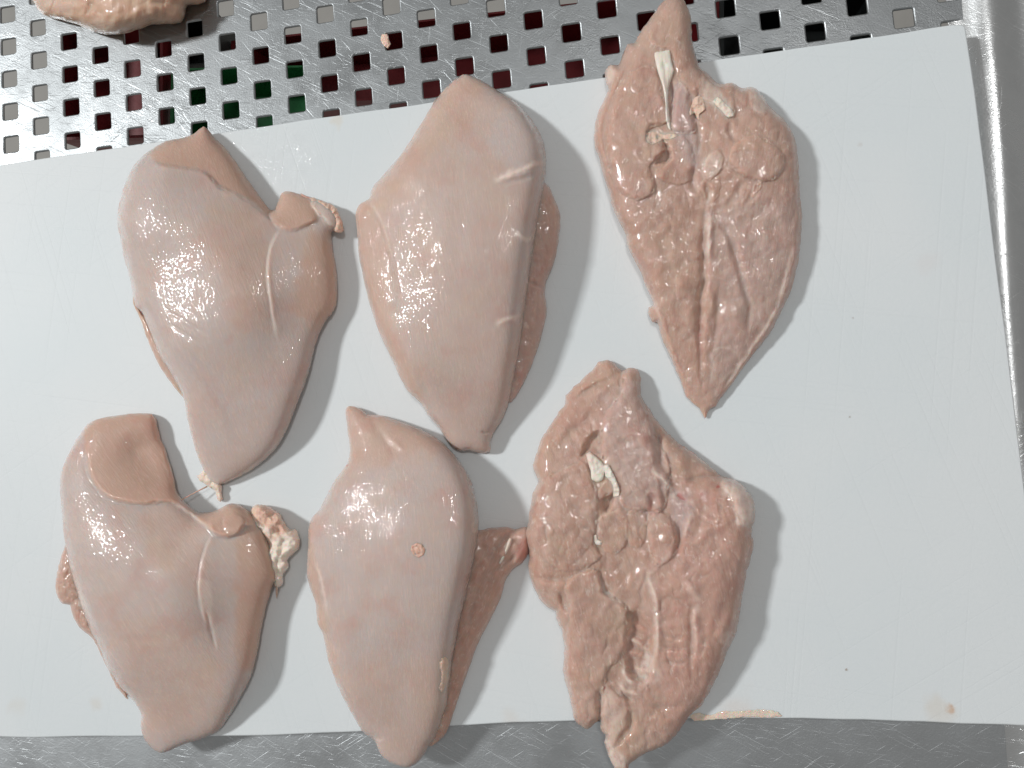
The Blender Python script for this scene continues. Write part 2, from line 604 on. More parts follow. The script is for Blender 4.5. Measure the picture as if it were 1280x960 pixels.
def crate(name, label, px, z, height, mat):
    """open bin: floor, four walls and a rolled rim"""
    c = np.array([at(u, v, z)[:2] for u, v in px])
    ctr = c.mean(0)
    root = thing(name, label, "crate", (ctr[0], ctr[1], z - height))

    def ringat(s, zz):
        d = c - ctr
        return [(*(ctr + d * s), zz) for d in d]
    R = []
    for s, zz in ((0.90, z - height), (1.0, z), (1.05, z), (1.05, z - 0.008), (1.03, z - 0.008), (1.03, z - 0.003), (1.01, z - 0.003), (0.92, z - height - 0.003)):
        R += ringat(s, zz)
    f = [[3, 2, 1, 0][::-1]]
    for a in range(7):
        for i in range(4):
            j = (i + 1) % 4
            f.append([a * 4 + i, a * 4 + j, (a + 1) * 4 + j, (a + 1) * 4 + i][::-1])
    f.append([28, 29, 30, 31])
    mesh("bin", R, f, mat, root)
    return root


M_REDP = plain("red_plastic", (0.20, 0.016, 0.02), 0.4)
M_GREENP = plain("green_plastic", (0.02, 0.20, 0.06), 0.4)
M_DARKP = plain("dark_plastic", (0.02, 0.025, 0.025), 0.5)
ZC = -0.16

# ------------------------------------------------------------------ sculpting raw meat


class Field:
    pass


def sculpt(name, outline, H, L, zb=(1.2, 5.0), feats=(), paint=(), fib=0.0, mat=None, parent=None, g=1.25,
           jitter=(0.5, 9.0), lumps=(), base=0.0, on=None, label=None, step=4.0, fine=0.035, gam=0.5, crease=0.0):
    """A closed lump of meat. Outline in photo points; H = heights [(u, v, mm)] over the board; L = how
    far (points) the flank takes to round over; feats = folds, grooves, lobes; paint = natural colour areas."""
    pts = catmull(outline, True, step)
    if jitter:
        k = np.arange(len(pts)) * step
        seed = int(abs(pts[0, 0] * 7 + pts[0, 1] * 13)) % 9999
        t = np.roll(pts, -1, 0) - np.roll(pts, 1, 0)
        t /= np.maximum(np.hypot(*t.T), 1e-9)[:, None]
        jj = noise(k / jitter[1], k * 0 + 0.3, seed) + 0.5 * noise(k / jitter[1] * 2.3, k * 0 + 5.3, seed + 1)
        pts = pts + np.c_[-t[:, 1], t[:, 0]] * (jj * jitter[0])[:, None]
    lo, hi = pts.min(0) - 3 * g, pts.max(0) + 3 * g
    xs = np.arange(lo[0], hi[0], g); ys = np.arange(lo[1], hi[1], g)
    gx, gy = np.meshgrid(xs, ys)
    q = np.c_[gx.ravel(), gy.ravel()]
    d, near, _, _ = seg_near(q, pts, True)
    ins = inside(q, pts)
    shp = gx.shape
    d = np.where(ins, d, 0.0)
    # rounding field: screened Poisson inside the outline
    I2 = ins.reshape(shp)
    phi = np.where(I2, 1 - np.exp(-d.reshape(shp) / L), 0.0)
    lam = (L / g) ** 2
    for _ in range(int(min(700, max(120, 5 * L / g * 4)))):
        p = np.pad(phi, 1)
        nb = p[:-2, 1:-1] + p[2:, 1:-1] + p[1:-1, :-2] + p[1:-1, 2:]
        phi = np.where(I2, (1 + lam * nb) / (1 + 4 * lam), 0.0)
    b1 = 1 - np.exp(-d / L)
    rat = np.where(d.reshape(shp) > 2 * g, phi / np.maximum(b1.reshape(shp), 1e-6), 0)
    wgt = (d.reshape(shp) > 2 * g).astype(float)
    rat = blur(rat, 14) / np.maximum(blur(wgt, 14), 1e-3)
    w = sstep(2 * g, 7 * g, d)
    phi = w * phi.ravel() + (1 - w) * b1 * np.clip(rat.ravel(), 0.05, 1.5)
    # lift of the rim: high where the flank leans away from the eye
    op = pts[::2]
    t = np.roll(op, -1, 0) - np.roll(op, 1, 0)
    nn = np.c_[t[:, 1], -t[:, 0]]
    area2 = np.sum(op[:, 0] * np.roll(op[:, 1], -1) - np.roll(op[:, 0], -1) * op[:, 1])
    nn *= np.sign(area2)
    nn /= np.maximum(np.hypot(*nn.T), 1e-9)[:, None]
    away = op - NADIR
    far = np.clip(np.hypot(*away.T) / 500, 0, 1)
    away /= np.hypot(*away.T)[:, None]
    zz = zb[0] + (zb[1] - zb[0]) * np.clip((nn * away).sum(1), 0, 1) * far
    for _ in range(10):
        zz = (zz + np.roll(zz, 1) + np.roll(zz, -1)) / 3
    zbf = np.zeros(len(q)); ws = np.zeros(len(q))
    for i in range(len(op)):
        ww = 1 / (((q - op[i]) ** 2).sum(1) + 9.0) ** 2
        zbf += ww * zz[i]; ws += ww
    zbf /= ws
    # height controls
    if isinstance(H, (int, float)):
        Hc = np.full(len(q), float(H))
    else:
        Hc = np.zeros(len(q)); ws = np.zeros(len(q))
        for (u, v, h) in H:
            r2 = (q[:, 0] - u) ** 2 + (q[:, 1] - v) ** 2
            ww = np.exp(-r2 / (2 * 40.0 ** 2)) + 1e-4 / (1 + r2 / 1e4)
            Hc += ww * h; ws += ww
        Hc /= ws
        Hc *= 1.08
    sh = np.power(np.clip(phi, 0, 1), gam)
    h = zbf + np.maximum(Hc - zbf, 0.3) * sh
    edge = np.clip(phi * 2.2, 0, 1)            # features fade out at the rim
    P = np.zeros((len(q), 4))
    for f in feats:
        kind = f[0]
        if kind in ('groove', 'ridge', 'step'):
            fp = catmull(f[1], False, 5.0)
            dd, _, sd, run = seg_near(q, fp, False)
            dd = dd + noise(q[:, 0] / 11.0, q[:, 1] / 11.0, 77) * min(1.3, f[2] * 0.35)
            win = sstep(0, 0.14, run) * sstep(1, 0.86, run)
            if kind == 'step':
                s = sd * dd
                con = f[3] * win * sstep(-f[2], f[2], s) * np.exp(-np.maximum(s, 0) / f[4])
                soft = blur(con.reshape(shp), 90).ravel()
                wn = np.exp(-(dd / 14.0) ** 2)
                h = h + edge * (wn * con + (1 - wn) * soft)
            else:
                win = sstep(0, 0.3, run) * sstep(1, 0.6, run)
                amt = f[3] * 0.75 * win * np.exp(-(dd / (f[2] * (0.55 + 0.45 * win))) ** 2)
                h = h + edge * (amt if kind == 'ridge' else -amt)
        else:                                   # lobe / pit: an area with its own rounded border
            fp = catmull(f[1], True, 5.0)
            dd, _, _, _ = seg_near(q, fp, True)
            dd = dd + noise(q[:, 0] / 9.0, q[:, 1] / 9.0, 31) * 2.2
            s = np.where(inside(q, fp), dd, -dd)
            r = f[3]
            a = np.clip((s + 1.0) / r, 0, 1)
            a = np.sqrt(np.clip(1 - (1 - a) ** 2, 0, 1))
            if kind == 'pit':
                a = sstep(-1.0, r, s)
            h = h + edge * (f[2] if kind == 'lobe' else -f[2]) * a
    fa = fa_ = math.radians(fib)
    mmq = q / 2.15
    fx = mmq[:, 0] * math.cos(fa) + mmq[:, 1] * math.sin(fa)
    fy = -mmq[:, 0] * math.sin(fa) + mmq[:, 1] * math.cos(fa)
    for (amp, sc) in lumps:
        h = h + edge * amp * (noise(q[:, 0] / sc, q[:, 1] / sc, int(sc * 10)) + 0.5 * noise(q[:, 0] / sc * 2.1, q[:, 1] / sc * 2.1, int(sc * 10) + 1))
    if crease:
        wx = q[:, 0] + 5 * noise(q[:, 0] / 14, q[:, 1] / 14, 51)
        wy = q[:, 1] + 5 * noise(q[:, 0] / 14, q[:, 1] / 14, 52)
        for sc, am, sd_ in ((34.0, 1.0, 61), (17.0, 0.6, 62)):
            nz = noise((wx * math.cos(fa_) + wy * math.sin(fa_)) / sc, (-wx * math.sin(fa_) + wy * math.cos(fa_)) / (sc * 1.8), sd_)
            mk = sstep(-0.25, 0.35, noise(q[:, 0] / 60, q[:, 1] / 60, sd_ + 5))
            h = h - edge * crease * am * mk * np.exp(-(nz / 0.10) ** 2)
            h = h + edge * crease * am * 0.6 * mk * np.minimum(np.abs(nz), 0.5)
        h = h + edge * 0.11 * noise(q[:, 0] / 6.5, q[:, 1] / 7.5, 71)
    h = h + edge * fine * noise(fx / 0.9, fy / 7.0, 5) * 1.2
    for p in paint:
        ch = {'fat': 0, 'red': 1, 'skin': 2, 'cut': 3}[p[0]]
        if p[1] == 'line':
            fp = catmull(p[2], False, 5.0)
            dd, _, _, run = seg_near(q, fp, False)
            dd = dd * (1 + 0.6 * noise(q[:, 0] / 8, q[:, 1] / 8, 8))
            a = p[4] * np.exp(-(dd / p[3]) ** 2) * sstep(-0.02, 0.15, run) * sstep(1.02, 0.62, run)
        elif p[1] == 'all':
            a = np.full(len(q), p[2]) * (1 + 0.25 * noise(q[:, 0] / 40, q[:, 1] / 40, 3))
        else:
            fp = catmull(p[2], True, 6.0)
            dd, _, _, _ = seg_near(q, fp, True)
            s = np.where(inside(q, fp), dd, -dd) + p[3] * 0.7 * noise(q[:, 0] / 14, q[:, 1] / 14, 21)
            a = p[4] * sstep(-p[3], p[3], s)
        P[:, ch] = np.where(a < 0, P[:, ch] * (1 + np.clip(a, -1, 0)), np.maximum(P[:, ch], a))
    h = np.maximum(h, zbf)
    zlow = np.zeros(len(q))
    if on is not None:
        zlow = on.sample(q) - 0.4 if not isinstance(on, (int, float)) else np.full(len(q), float(on))
    bz = zlow + zbf * (1 - np.sqrt(np.clip(d / np.maximum(zbf * 1.6 + 1.5, 1), 0, 1)))
    tz = zlow + h
    # cells
    idx = np.arange(len(q)).reshape(shp)
    c4 = np.stack([idx[:-1, :-1], idx[:-1, 1:], idx[1:, 1:], idx[1:, :-1]], -1).reshape(-1, 4)
    use = ins[c4].any(1)
    c4 = c4[use]
    used = np.unique(c4)
    onb = used[~ins[used]]
    isb = np.zeros(len(q), bool); isb[onb] = True
    tiny = ins & (d < 0.3 * g)
    uv = q.copy()
    uv[isb] = near[isb]
    tz[isb] = (zlow + zbf)[isb]
    tz[tiny] = np.minimum(tz[tiny], (zlow + zbf)[tiny] + 1.2)
    tz = np.maximum(tz, bz + 0.02)
    tz[isb] = (zlow + zbf)[isb]
    topi = np.full(len(q), -1); topi[used] = np.arange(len(used))
    inn = used[~isb[used]]
    boti = topi.copy(); boti[inn] = len(used) + np.arange(len(inn))
    vt = at(uv[used, 0], uv[used, 1], base + tz[used] / 1000.0)
    vb = at(uv[inn, 0], uv[inn, 1], base + bz[inn] / 1000.0)
    V = np.concatenate([vt, vb])
    Q = np.concatenate([topi[c4][:, ::-1], boti[c4]])
    ploc = np.array(parent_loc(parent)) if parent else np.zeros(3)
    V = V - ploc
    me = bpy.data.meshes.new(name)
    me.vertices.add(len(V)); me.loops.add(Q.size); me.polygons.add(len(Q))
    me.vertices.foreach_set('co', V.astype(np.float32).ravel())
    me.loops.foreach_set('vertex_index', Q.astype(np.int32).ravel())
    me.polygons.foreach_set('loop_start', np.arange(0, Q.size, 4, dtype=np.int32))
    me.update(calc_edges=True)
    me.validate()
    me.polygons.foreach_set('use_smooth', np.ones(len(me.polygons), bool))
    sel = np.concatenate([used, inn])
    at_ = me.attributes.new('fib', 'FLOAT_VECTOR', 'POINT')
    at_.data.foreach_set('vector', np.c_[fx[sel], fy[sel], np.concatenate([tz[used], bz[inn]]) * 0.8].astype(np.float32).ravel())
    ca = me.color_attributes.new('paint', 'FLOAT_COLOR', 'POINT')
    ca.data.foreach_set('color', np.clip(P[sel], 0, 1).astype(np.float32).ravel())
    me.update()
    o = link(name, me, mat, parent)
    if label:
        o['label'] = label
    fl = Field()
    fl.o = o

    def sample(qq):
        i = np.clip(np.round((qq[:, 0] - lo[0]) / g).astype(int), 0, shp[1] - 1)
        j = np.clip(np.round((qq[:, 1] - lo[1]) / g).astype(int), 0, shp[0] - 1)
        return blur(np.where(ins | isb, tz, 0).reshape(shp), 2)[j, i]
    fl.sample = sample
    return fl


def tube(name, pts, rad, mat, parent, seg=8):
    """pts: [(u, v, mm)], rad in mm per point"""
    c = np.array([at(u, v, z / 1000) for u, v, z in pts])
    vs, fs = [], []
    for i, p in enumerate(c):
        t = c[min(i + 1, len(c) - 1)] - c[max(i - 1, 0)]
        t /= np.linalg.norm(t)
        a = np.cross(t, (0, 0, 1)); a /= np.linalg.norm(a)
        b = np.cross(a, t)
        for k in range(seg):
            w = 2 * math.pi * k / seg
            vs.append(p + (a * math.cos(w) + b * math.sin(w)) * rad[i] / 1000)
    for i in range(len(c) - 1):
        for k in range(seg):
            l = (k + 1) % seg
            fs.append([i * seg + k, i * seg + l, (i + 1) * seg + l, (i + 1) * seg + k])
    fs.append(list(range(seg))[::-1]); fs.append([(len(c) - 1) * seg + k for k in range(seg)])
    return mesh(name, vs, fs, mat, parent, True)


def breast(label, u, v, z=0.0):
    p = at(u, v, z)
    return thing("chicken_breast", label, "chicken breast", tuple(p), "raw chicken breasts on the board" if z == 0 else None)



# ------------------------------------------------------------------ what lies under the tray
crate("plastic_crate", "dark red plastic crate glimpsed through the tray holes at far left", [(66, 172), (200, 168), (200, 36), (66, 32)], ZC, 0.05, M_REDP)
crate("plastic_crate", "dark green plastic crate glimpsed through the tray holes", [(216, 182), (384, 176), (378, 84), (218, 88)], ZC, 0.05, M_GREENP)
crate("plastic_crate", "small black plastic crate seen through holes near the chicken piece", [(180, 84), (262, 78), (262, 5), (178, 12)], ZC - 0.02, 0.07, M_DARKP)
crate("plastic_crate", "long dark red plastic crate seen through holes behind the green one", [(300, 128), (880, 110), (885, -12), (302, 52)], ZC - 0.06, 0.06, M_REDP)
crate("plastic_crate", "black plastic crate glimpsed under the right half of the tray", [(905, 140), (1100, 120), (1100, -30), (905, -30)], ZC - 0.03, 0.08, M_DARKP)

# ================================================================== BREAST 1: upper left, smooth side up
A = X(140, 150, 3.84)
B = X(120, 130, 1.882)
r = breast("smooth raw breast with notched upper right edge and stringy fat at its lower tip", 275, 380)
out1 = A(440, 30, 470, 55, 495, 90, 540, 130, 580, 180, 620, 240, 665, 305, 715, 375, 760, 432, 780, 430, 795, 395, 815, 350, 850, 342, 890, 352, 930, 362,
         1000, 385, 1050, 405, 1085, 445, 1100, 490, 1085, 530, 1055, 535, 1060, 620, 1078, 720, 1082, 820, 1075, 890, 1050, 940) + \
    B(548, 500, 528, 535, 515, 575, 503, 625, 488, 670, 465, 728, 440, 785, 410, 825, 370, 858, 330, 880, 302, 893, 288, 897, 268, 886, 245, 845, 228, 792, 214, 740, 206, 692,
      182, 645, 152, 595, 128, 540, 108, 492) + A(110, 890, 100, 830, 80, 745, 55, 650, 38, 570, 25, 480, 35, 400, 55, 320, 90, 240, 130, 190, 190, 140, 260, 102, 330, 88, 390, 68, 415, 45)
cut1 = A(195, 185, 270, 225, 360, 230, 450, 255, 520, 325, 600, 360, 690, 412, 760, 470, 812, 520, 830, 470, 700, 330, 560, 120, 470, 20, 400, 30, 240, 90)
f1 = sculpt("fillet", out1,
            [(200, 215, 32), (185, 250, 31), (250, 260, 33), (215, 300, 29), (262, 180, 13), (240, 190, 17), (290, 215, 17), (325, 262, 16), (240, 380, 30), (280, 330, 33), (300, 400, 31), (200, 350, 22), (280, 480, 25), (300, 530, 19), (275, 580, 9),
             (355, 300, 25), (370, 330, 26), (400, 300, 16), (415, 360, 11), (395, 400, 15), (385, 258, 12), (410, 270, 9), (360, 450, 18)], 11, gam=0.46,
            feats=[('step', A(180, 170, 230, 212, 360, 234, 450, 256, 520, 325, 600, 360, 690, 411, 740, 462, 815, 522), 3.2, 2.6, 60),
                   ('step', A(1000, 470, 960, 490, 880, 525, 810, 518, 745, 455), 4, 2.2, 40),
                   ('step', A(800, 1060, 772, 960, 755, 850, 742, 740, 750, 640, 772, 575, 818, 505), 2.4, 0.9, 26), ('groove', A(815, 515, 772, 575, 750, 640, 742, 740, 755, 850, 772, 960, 790, 1040), 2.4, 0.45),
                   ('ridge', A(790, 560, 762, 640, 752, 740, 764, 850, 785, 1000), 2.5, 0.3),
                   ('groove', B(150, 470, 190, 500, 240, 530, 290, 555), 3, 0.5), ('groove', B(165, 510, 215, 545, 270, 580), 3, 0.45),
                   ('groove', B(190, 560, 240, 600, 290, 640), 3, 0.45), ('groove', B(205, 600, 250, 645, 290, 690), 3.4, 0.5),
                   ('ridge', B(210, 640, 260, 690, 300, 760, 320, 830), 9, 0.8), ('groove', B(118, 490, 150, 560, 190, 640, 215, 710), 4, 1.0),
                   ('lobe', A(960, 400, 1000, 385, 1060, 420, 1100, 490, 1080, 530, 1030, 480, 980, 440), 1.6, 4)],
            paint=[('skin', 'all', 0.85), ('skin', 'poly', cut1, 4, -1.0), ('cut', 'poly', cut1, 4, 1.0),
                   ('skin', 'poly', A(960, 520, 1000, 560, 1040, 540, 1110, 700, 1100, 960, 890, 960, 880, 800, 930, 640), 9, -0.9), ('cut', 'poly', A(955, 540, 1060, 520, 1110, 700, 1100, 960, 900, 960, 890, 800, 930, 640), 9, 0.75),
                   ('skin', 'poly', A(800, 340, 920, 350, 990, 470, 880, 525, 815, 515, 770, 470), 4, -1), ('cut', 'poly', A(800, 340, 920, 350, 990, 470, 880, 525, 815, 515, 770, 470), 4, 0.9),
                   ('skin', 'poly', B(250, 280, 400, 260, 410, 500, 330, 510), 22, -0.6),
                   ('fat', 'line', A(815, 522, 772, 580, 750, 650, 743, 745, 757, 850, 772, 955, 800, 1080, 830, 1200), 1.8, 0.36), ('fat', 'line', A(450, 256, 520, 325, 600, 360, 690, 411, 790, 505), 2.0, 0.5),
                   ('fat', 'poly', A(940, 370, 1000, 385, 1085, 445, 1100, 490, 1060, 530, 1000, 470), 3, 0.6), ('red', 'line', A(890, 352, 930, 362, 960, 400), 2.5, 0.35),
                   ('fat', 'line', B(205, 690, 245, 840, 290, 890, 400, 835, 470, 720), 4, 0.35)],
            fib=-20, mat=M_TOP, parent=r, jitter=(0.5, 10))
sculpt("fat_lump", A(905, 352, 940, 366, 1000, 385, 1050, 402, 1088, 445, 1104, 490, 1112, 530, 1085, 545, 1060, 525, 1040, 490, 1000, 470, 965, 440, 945, 405), [(390, 250, 4), (405, 258, 7), (418, 268, 7), (426, 285, 5)], 5, mat=M_FAT, parent=r, base=0.006, zb=(1, 2), jitter=(1.6, 7), g=0.8, lumps=[(1.6, 10), (0.5, 6)],
       paint=[('cut', 'all', 0.75), ('fat', 'line', A(960, 400, 1010, 440, 1050, 480), 4, 0.7), ('red', 'line', A(900, 350, 930, 362, 960, 385), 2.5, 0.4)])
sculpt("thin_flap", B(88, 440, 92, 462, 104, 488, 122, 510, 150, 560, 185, 610, 212, 680, 206, 692, 176, 655, 146, 610, 122, 555, 104, 505, 88, 470), 7, 5, mat=M_UNDER, parent=r, zb=(1, 3), jitter=(0.8, 5), g=1.0)
K4 = X(60, 500, 3.691)
sculpt("fat_lump", K4(730, 312, 755, 340, 765, 365, 790, 380, 806, 395, 800, 430, 808, 455, 795, 470, 775, 448, 770, 420, 735, 396, 700, 372, 684, 350, 705, 335), 6.5, 4, mat=M_FAT, parent=r, zb=(1, 3), jitter=(0.9, 5), g=0.8, lumps=[(0.8, 9)], paint=[('skin', 'all', 0.5)])
tube("sinew_strand", [(222, 627.5, 12), (232, 622, 9), (245, 615, 7.5), (259, 608, 6)], [0.35, 0.3, 0.3, 0.5], M_FAT, r)

# ================================================================== BREAST 2: upper middle, smooth side up
C = X(420, 70, 1.8467)
r = breast("smooth plump raw breast with pale fat band at its upper right edge", 570, 330)
out2 = C(300, 42, 332, 54, 365, 75, 402, 97, 430, 120, 460, 160, 478, 195, 485, 240, 481, 300, 473, 350, 465, 400, 457, 450, 449, 500, 441, 560, 430, 640, 416, 720, 402, 790, 388, 830, 366, 868,
         358, 890, 355, 913, 335, 917, 310, 912, 285, 912, 262, 896, 240, 862, 215, 832, 195, 802, 165, 772, 145, 735, 125, 690, 100, 640, 80, 582, 65, 520, 52, 460, 48, 400, 45, 362, 58, 340, 76, 330, 85, 302, 120, 262, 160, 213, 200, 150, 230, 100, 265, 62, 285, 47)
f2 = sculpt("fillet", out2,
            [(585, 105, 12), (560, 160, 22), (620, 150, 24), (560, 230, 33), (600, 230, 36), (520, 250, 27), (640, 230, 36), (660, 200, 30), (460, 270, 13), (475, 340, 18), (540, 300, 35), (600, 300, 37), (650, 300, 34),
             (570, 380, 34), (630, 380, 31), (520, 400, 24), (580, 450, 27), (620, 440, 26), (575, 510, 17), (600, 540, 11)], 10, gam=0.45, zb=(1.2, 5),
            feats=[('step', C(60, 335, 85, 350, 105, 385, 124, 440, 133, 495, 150, 600), 5, -2.2, 40), ('ridge', C(78, 335, 103, 378, 122, 435, 131, 490), 3, 0.6),
                   ('ridge', C(365, 288, 395, 275, 430, 262, 465, 248, 492, 240), 4.5, 1.3), ('ridge', C(378, 282, 420, 275, 470, 262), 2.5, 0.6),
                   ('groove', C(360, 300, 410, 290, 480, 270), 2.5, 0.6), ('ridge', C(415, 402, 440, 422, 462, 408), 3.0, 0.9),
                   ('ridge', C(370, 618, 400, 608, 432, 598), 3, 0.8), ('ridge', C(432, 598, 436, 625, 432, 650), 2.5, 0.6),
                   
                   ('groove', C(180, 700, 215, 790, 250, 860), 6, 0.8), ('groove', C(332, 866, 345, 870, 360, 866), 1.8, 1.2),
                   ('ridge', C(250, 300, 240, 400, 230, 480), 14, 0.35), ('groove', C(300, 300, 285, 420, 270, 560), 12, 0.35)],
            paint=[('skin', 'all', 0.62), ('skin', 'poly', C(400, 100, 500, 180, 470, 420, 420, 640, 380, 640, 420, 420, 430, 300, 340, 200), 14, 1.0), ('skin', 'poly', C(265, 60, 330, 60, 330, 140, 250, 220, 150, 330, 80, 330), 14, -0.7),
                   ('skin', 'poly', C(40, 360, 80, 350, 125, 440, 130, 600, 200, 800, 120, 720), 6, -0.7), ('cut', 'poly', C(40, 360, 70, 345, 110, 440, 120, 600, 200, 800, 120, 720), 6, 0.5),
                   ('fat', 'line', C(360, 292, 395, 275, 430, 262, 465, 248, 495, 240), 3.2, 0.9), ('fat', 'line', C(412, 402, 440, 424, 464, 408), 2.8, 0.7),
                   ('fat', 'line', C(365, 620, 400, 608, 434, 596), 4, 0.7), ('fat', 'line', C(434, 596, 437, 625, 432, 650), 2.5, 0.7), ('fat', 'line', C(76, 333, 103, 378, 122, 435, 133, 490), 1.8, 0.45),
                   ('cut', 'line', C(335, 868, 345, 870, 358, 867), 2, 0.9), ('fat', 'line', C(445, 400, 440, 500, 428, 640, 395, 800), 2.2, 0.4)],
            fib=-8, mat=M_TOP, parent=r, jitter=(0.5, 12))
sculpt("tenderloin", C(455, 290, 487, 297, 503, 325, 517, 365, 515, 420, 504, 475, 486, 520, 483, 550, 487, 592, 472, 655, 450, 718, 425, 770, 400, 800, 375, 780, 400, 600, 420, 400),
       [(690, 260, 15), (680, 350, 15), (672, 390, 14), (650, 460, 11), (640, 490, 8)], 9, zb=(1, 3), mat=M_UNDER, parent=r, lumps=[(0.8, 16)], fib=-10,
       feats=[('groove', C(440, 520, 470, 530, 492, 545), 3, 2.0)], paint=[('cut', 'all', 0.45), ('skin', 'all', 0.4)])

# ================================================================== BREAST 4: lower left, smooth side up
D = X(60, 500, 3.691)
G = X(50, 490, 2.088)
r = breast("raw breast with a square cut top lobe and frilly fat lump at its right", 210, 740)
out4 = D(160, 140, 180, 112, 205, 97, 260, 80, 340, 68, 400, 62, 480, 64, 498, 85, 508, 130, 520, 180, 540, 220, 560, 280, 578, 345, 595, 420, 630, 465, 690, 512, 740, 518, 790, 503, 825, 482, 870, 478, 910, 500, 950, 530,
         985, 560, 1005, 610, 1030, 680, 1055, 760, 1062, 850, 1055, 920) + \
    G(612, 500, 595, 545, 580, 610, 568, 680, 552, 740, 522, 800, 492, 850, 466, 884, 430, 903, 380, 918, 342, 934, 318, 942, 292, 930, 272, 905, 262, 872, 264, 842, 250, 815, 225, 787, 208, 770, 190, 742, 172, 712, 160, 682,
      145, 648, 130, 620, 108, 565, 92, 512, 78, 462, 70, 420, 62, 370, 55, 300, 52, 240, 58, 200, 75, 160, 93, 125)
cut4 = D(170, 135, 300, 70, 480, 60, 540, 220, 600, 430, 590, 478, 520, 470, 430, 482, 300, 455, 240, 415, 200, 350, 180, 260)
cut4b = D(690, 540, 760, 505, 870, 475, 950, 530, 905, 580, 880, 612, 830, 630, 770, 612)
f4 = sculpt("fillet", out4,
            [(115, 530, 15), (190, 525, 12), (180, 570, 9), (150, 560, 11), (205, 610, 9), (110, 580, 20), (90, 620, 20), (130, 650, 30), (170, 660, 32), (220, 650, 28), (255, 650, 22), (120, 720, 28), (180, 740, 34), (220, 760, 32), (150, 800, 26),
             (210, 840, 26), (210, 900, 13), (205, 930, 8), (280, 690, 30), (310, 700, 25), (335, 720, 14), (320, 780, 13), (290, 800, 22), (290, 640, 14), (310, 650, 13)], 11, gam=0.46,
            feats=[('step', D(165, 150, 176, 260, 196, 350, 240, 418, 300, 458, 430, 480, 520, 470, 592, 480, 690, 550, 765, 612), 4, -3.0, 70),
                   ('step', D(955, 585, 905, 580, 880, 612, 830, 632, 765, 615, 725, 560), 3.5, 3.5, 50),
                   ('groove', D(360, 130, 420, 230, 490, 330, 580, 420, 640, 470), 22, 4.0),
                   ('step', D(740, 1060, 705, 960, 692, 870, 700, 780, 722, 690, 766, 600), 2.2, 0.9, 26), ('groove', D(766, 600, 722, 690, 700, 780, 692, 870, 705, 960, 740, 1040), 2.2, 0.45),
                   ('groove', G(430, 560, 446, 620, 462, 682), 2.4, 0.8), ('groove', G(68, 420, 85, 470, 110, 540, 140, 620, 175, 700), 4.5, 1.2), ('ridge', G(78, 410, 92, 470, 118, 545, 148, 620), 3, 0.6),
                   ('groove', G(200, 650, 300, 640, 400, 650), 8, 0.6), ('groove', G(250, 420, 300, 520, 330, 600), 14, 0.7), ('ridge', D(520, 180, 545, 280, 575, 370), 3, 0.8),
                   ('lobe', D(810, 550, 850, 520, 900, 545, 895, 590, 850, 610, 815, 590), 0.8, 7)],
            paint=[('skin', 'all', 0.85), ('skin', 'poly', cut4, 3.5, -1), ('cut', 'poly', cut4, 3.5, 1.0), ('red', 'poly', D(360, 150, 500, 90, 540, 200, 590, 420, 480, 370, 400, 260), 16, 0.05),
                   ('skin', 'poly', cut4b, 3, -1), ('cut', 'poly', cut4b, 3, 0.9), ('skin', 'poly', D(890, 620, 1000, 600, 1070, 800, 1040, 1200, 880, 1200, 870, 800), 8, -0.9), ('cut', 'poly', D(890, 620, 1000, 600, 1070, 800, 1040, 1200, 880, 1200, 870, 800), 8, 0.65),
                   ('skin', 'poly', G(260, 330, 330, 290, 430, 370, 410, 500, 300, 440), 16, -0.6), ('skin', 'poly', G(200, 600, 420, 640, 470, 800, 330, 900, 250, 780), 20, -0.45),
                   ('fat', 'poly', G(417, 488, 442, 495, 450, 560, 444, 625, 428, 575, 415, 520), 3.5, 0.5), ('fat', 'line', G(444, 620, 455, 650, 463, 682), 1.6, 0.5),
                   ('fat', 'line', G(72, 430, 88, 480, 112, 545, 145, 620), 2.2, 0.5), ('fat', 'line', D(510, 130, 545, 225, 575, 340, 595, 420), 1.8, 0.45), ('fat', 'line', D(592, 480, 690, 550, 765, 612), 1.8, 0.35),
                   ('cut', 'poly', G(262, 860, 300, 830, 420, 890, 318, 945), 10, 0.4)],
            fib=-35, mat=M_TOP, parent=r, jitter=(0.5, 11))
sculpt("tenderloin", G(75, 395, 55, 430, 43, 480, 42, 525, 58, 553, 78, 556, 88, 590, 110, 622, 140, 648, 175, 720, 200, 770, 230, 800, 200, 720, 150, 620, 110, 520), 10, 6, zb=(1, 4), mat=M_UNDER, parent=r, jitter=(0.9, 6), g=1.0, lumps=[(0.6, 8)], paint=[('cut', 'all', 0.4)])
sculpt("fat_lump", D(932, 522, 945, 494, 985, 482, 1035, 495, 1075, 530, 1098, 580, 1115, 600, 1140, 592, 1160, 640, 1158, 690, 1125, 715, 1108, 740, 1112, 770, 1090, 800, 1078, 860, 1056, 868, 1040, 842, 1015, 800, 1000, 730, 1015, 668, 985, 625, 940, 590, 900, 570, 903, 548, 935, 545),
       [(325, 640, 16), (350, 650, 13), (365, 680, 14), (345, 700, 16), (345, 730, 12)], 6, zb=(3, 6), mat=M_FAT, parent=r, jitter=(1.6, 9), g=0.8, lumps=[(2.2, 15), (0.5, 7)],
       paint=[('cut', 'poly', D(950, 490, 1040, 495, 1100, 590, 1060, 620, 980, 570), 5, 0.9), ('fat', 'poly', D(1000, 660, 1060, 640, 1160, 600, 1160, 700, 1070, 860, 1000, 760), 4, 0.9), ('fat', 'line', D(905, 555, 990, 590, 1040, 620, 1060, 650), 3.5, 0.8)],
       feats=[('ridge', D(905, 556, 985, 588, 1035, 615, 1050, 650), 3, 1.8), ('groove', D(960, 620, 1010, 660, 1020, 720), 3, 1.5), ('groove', D(1000, 560, 1060, 590, 1110, 640), 3, 1.2)])

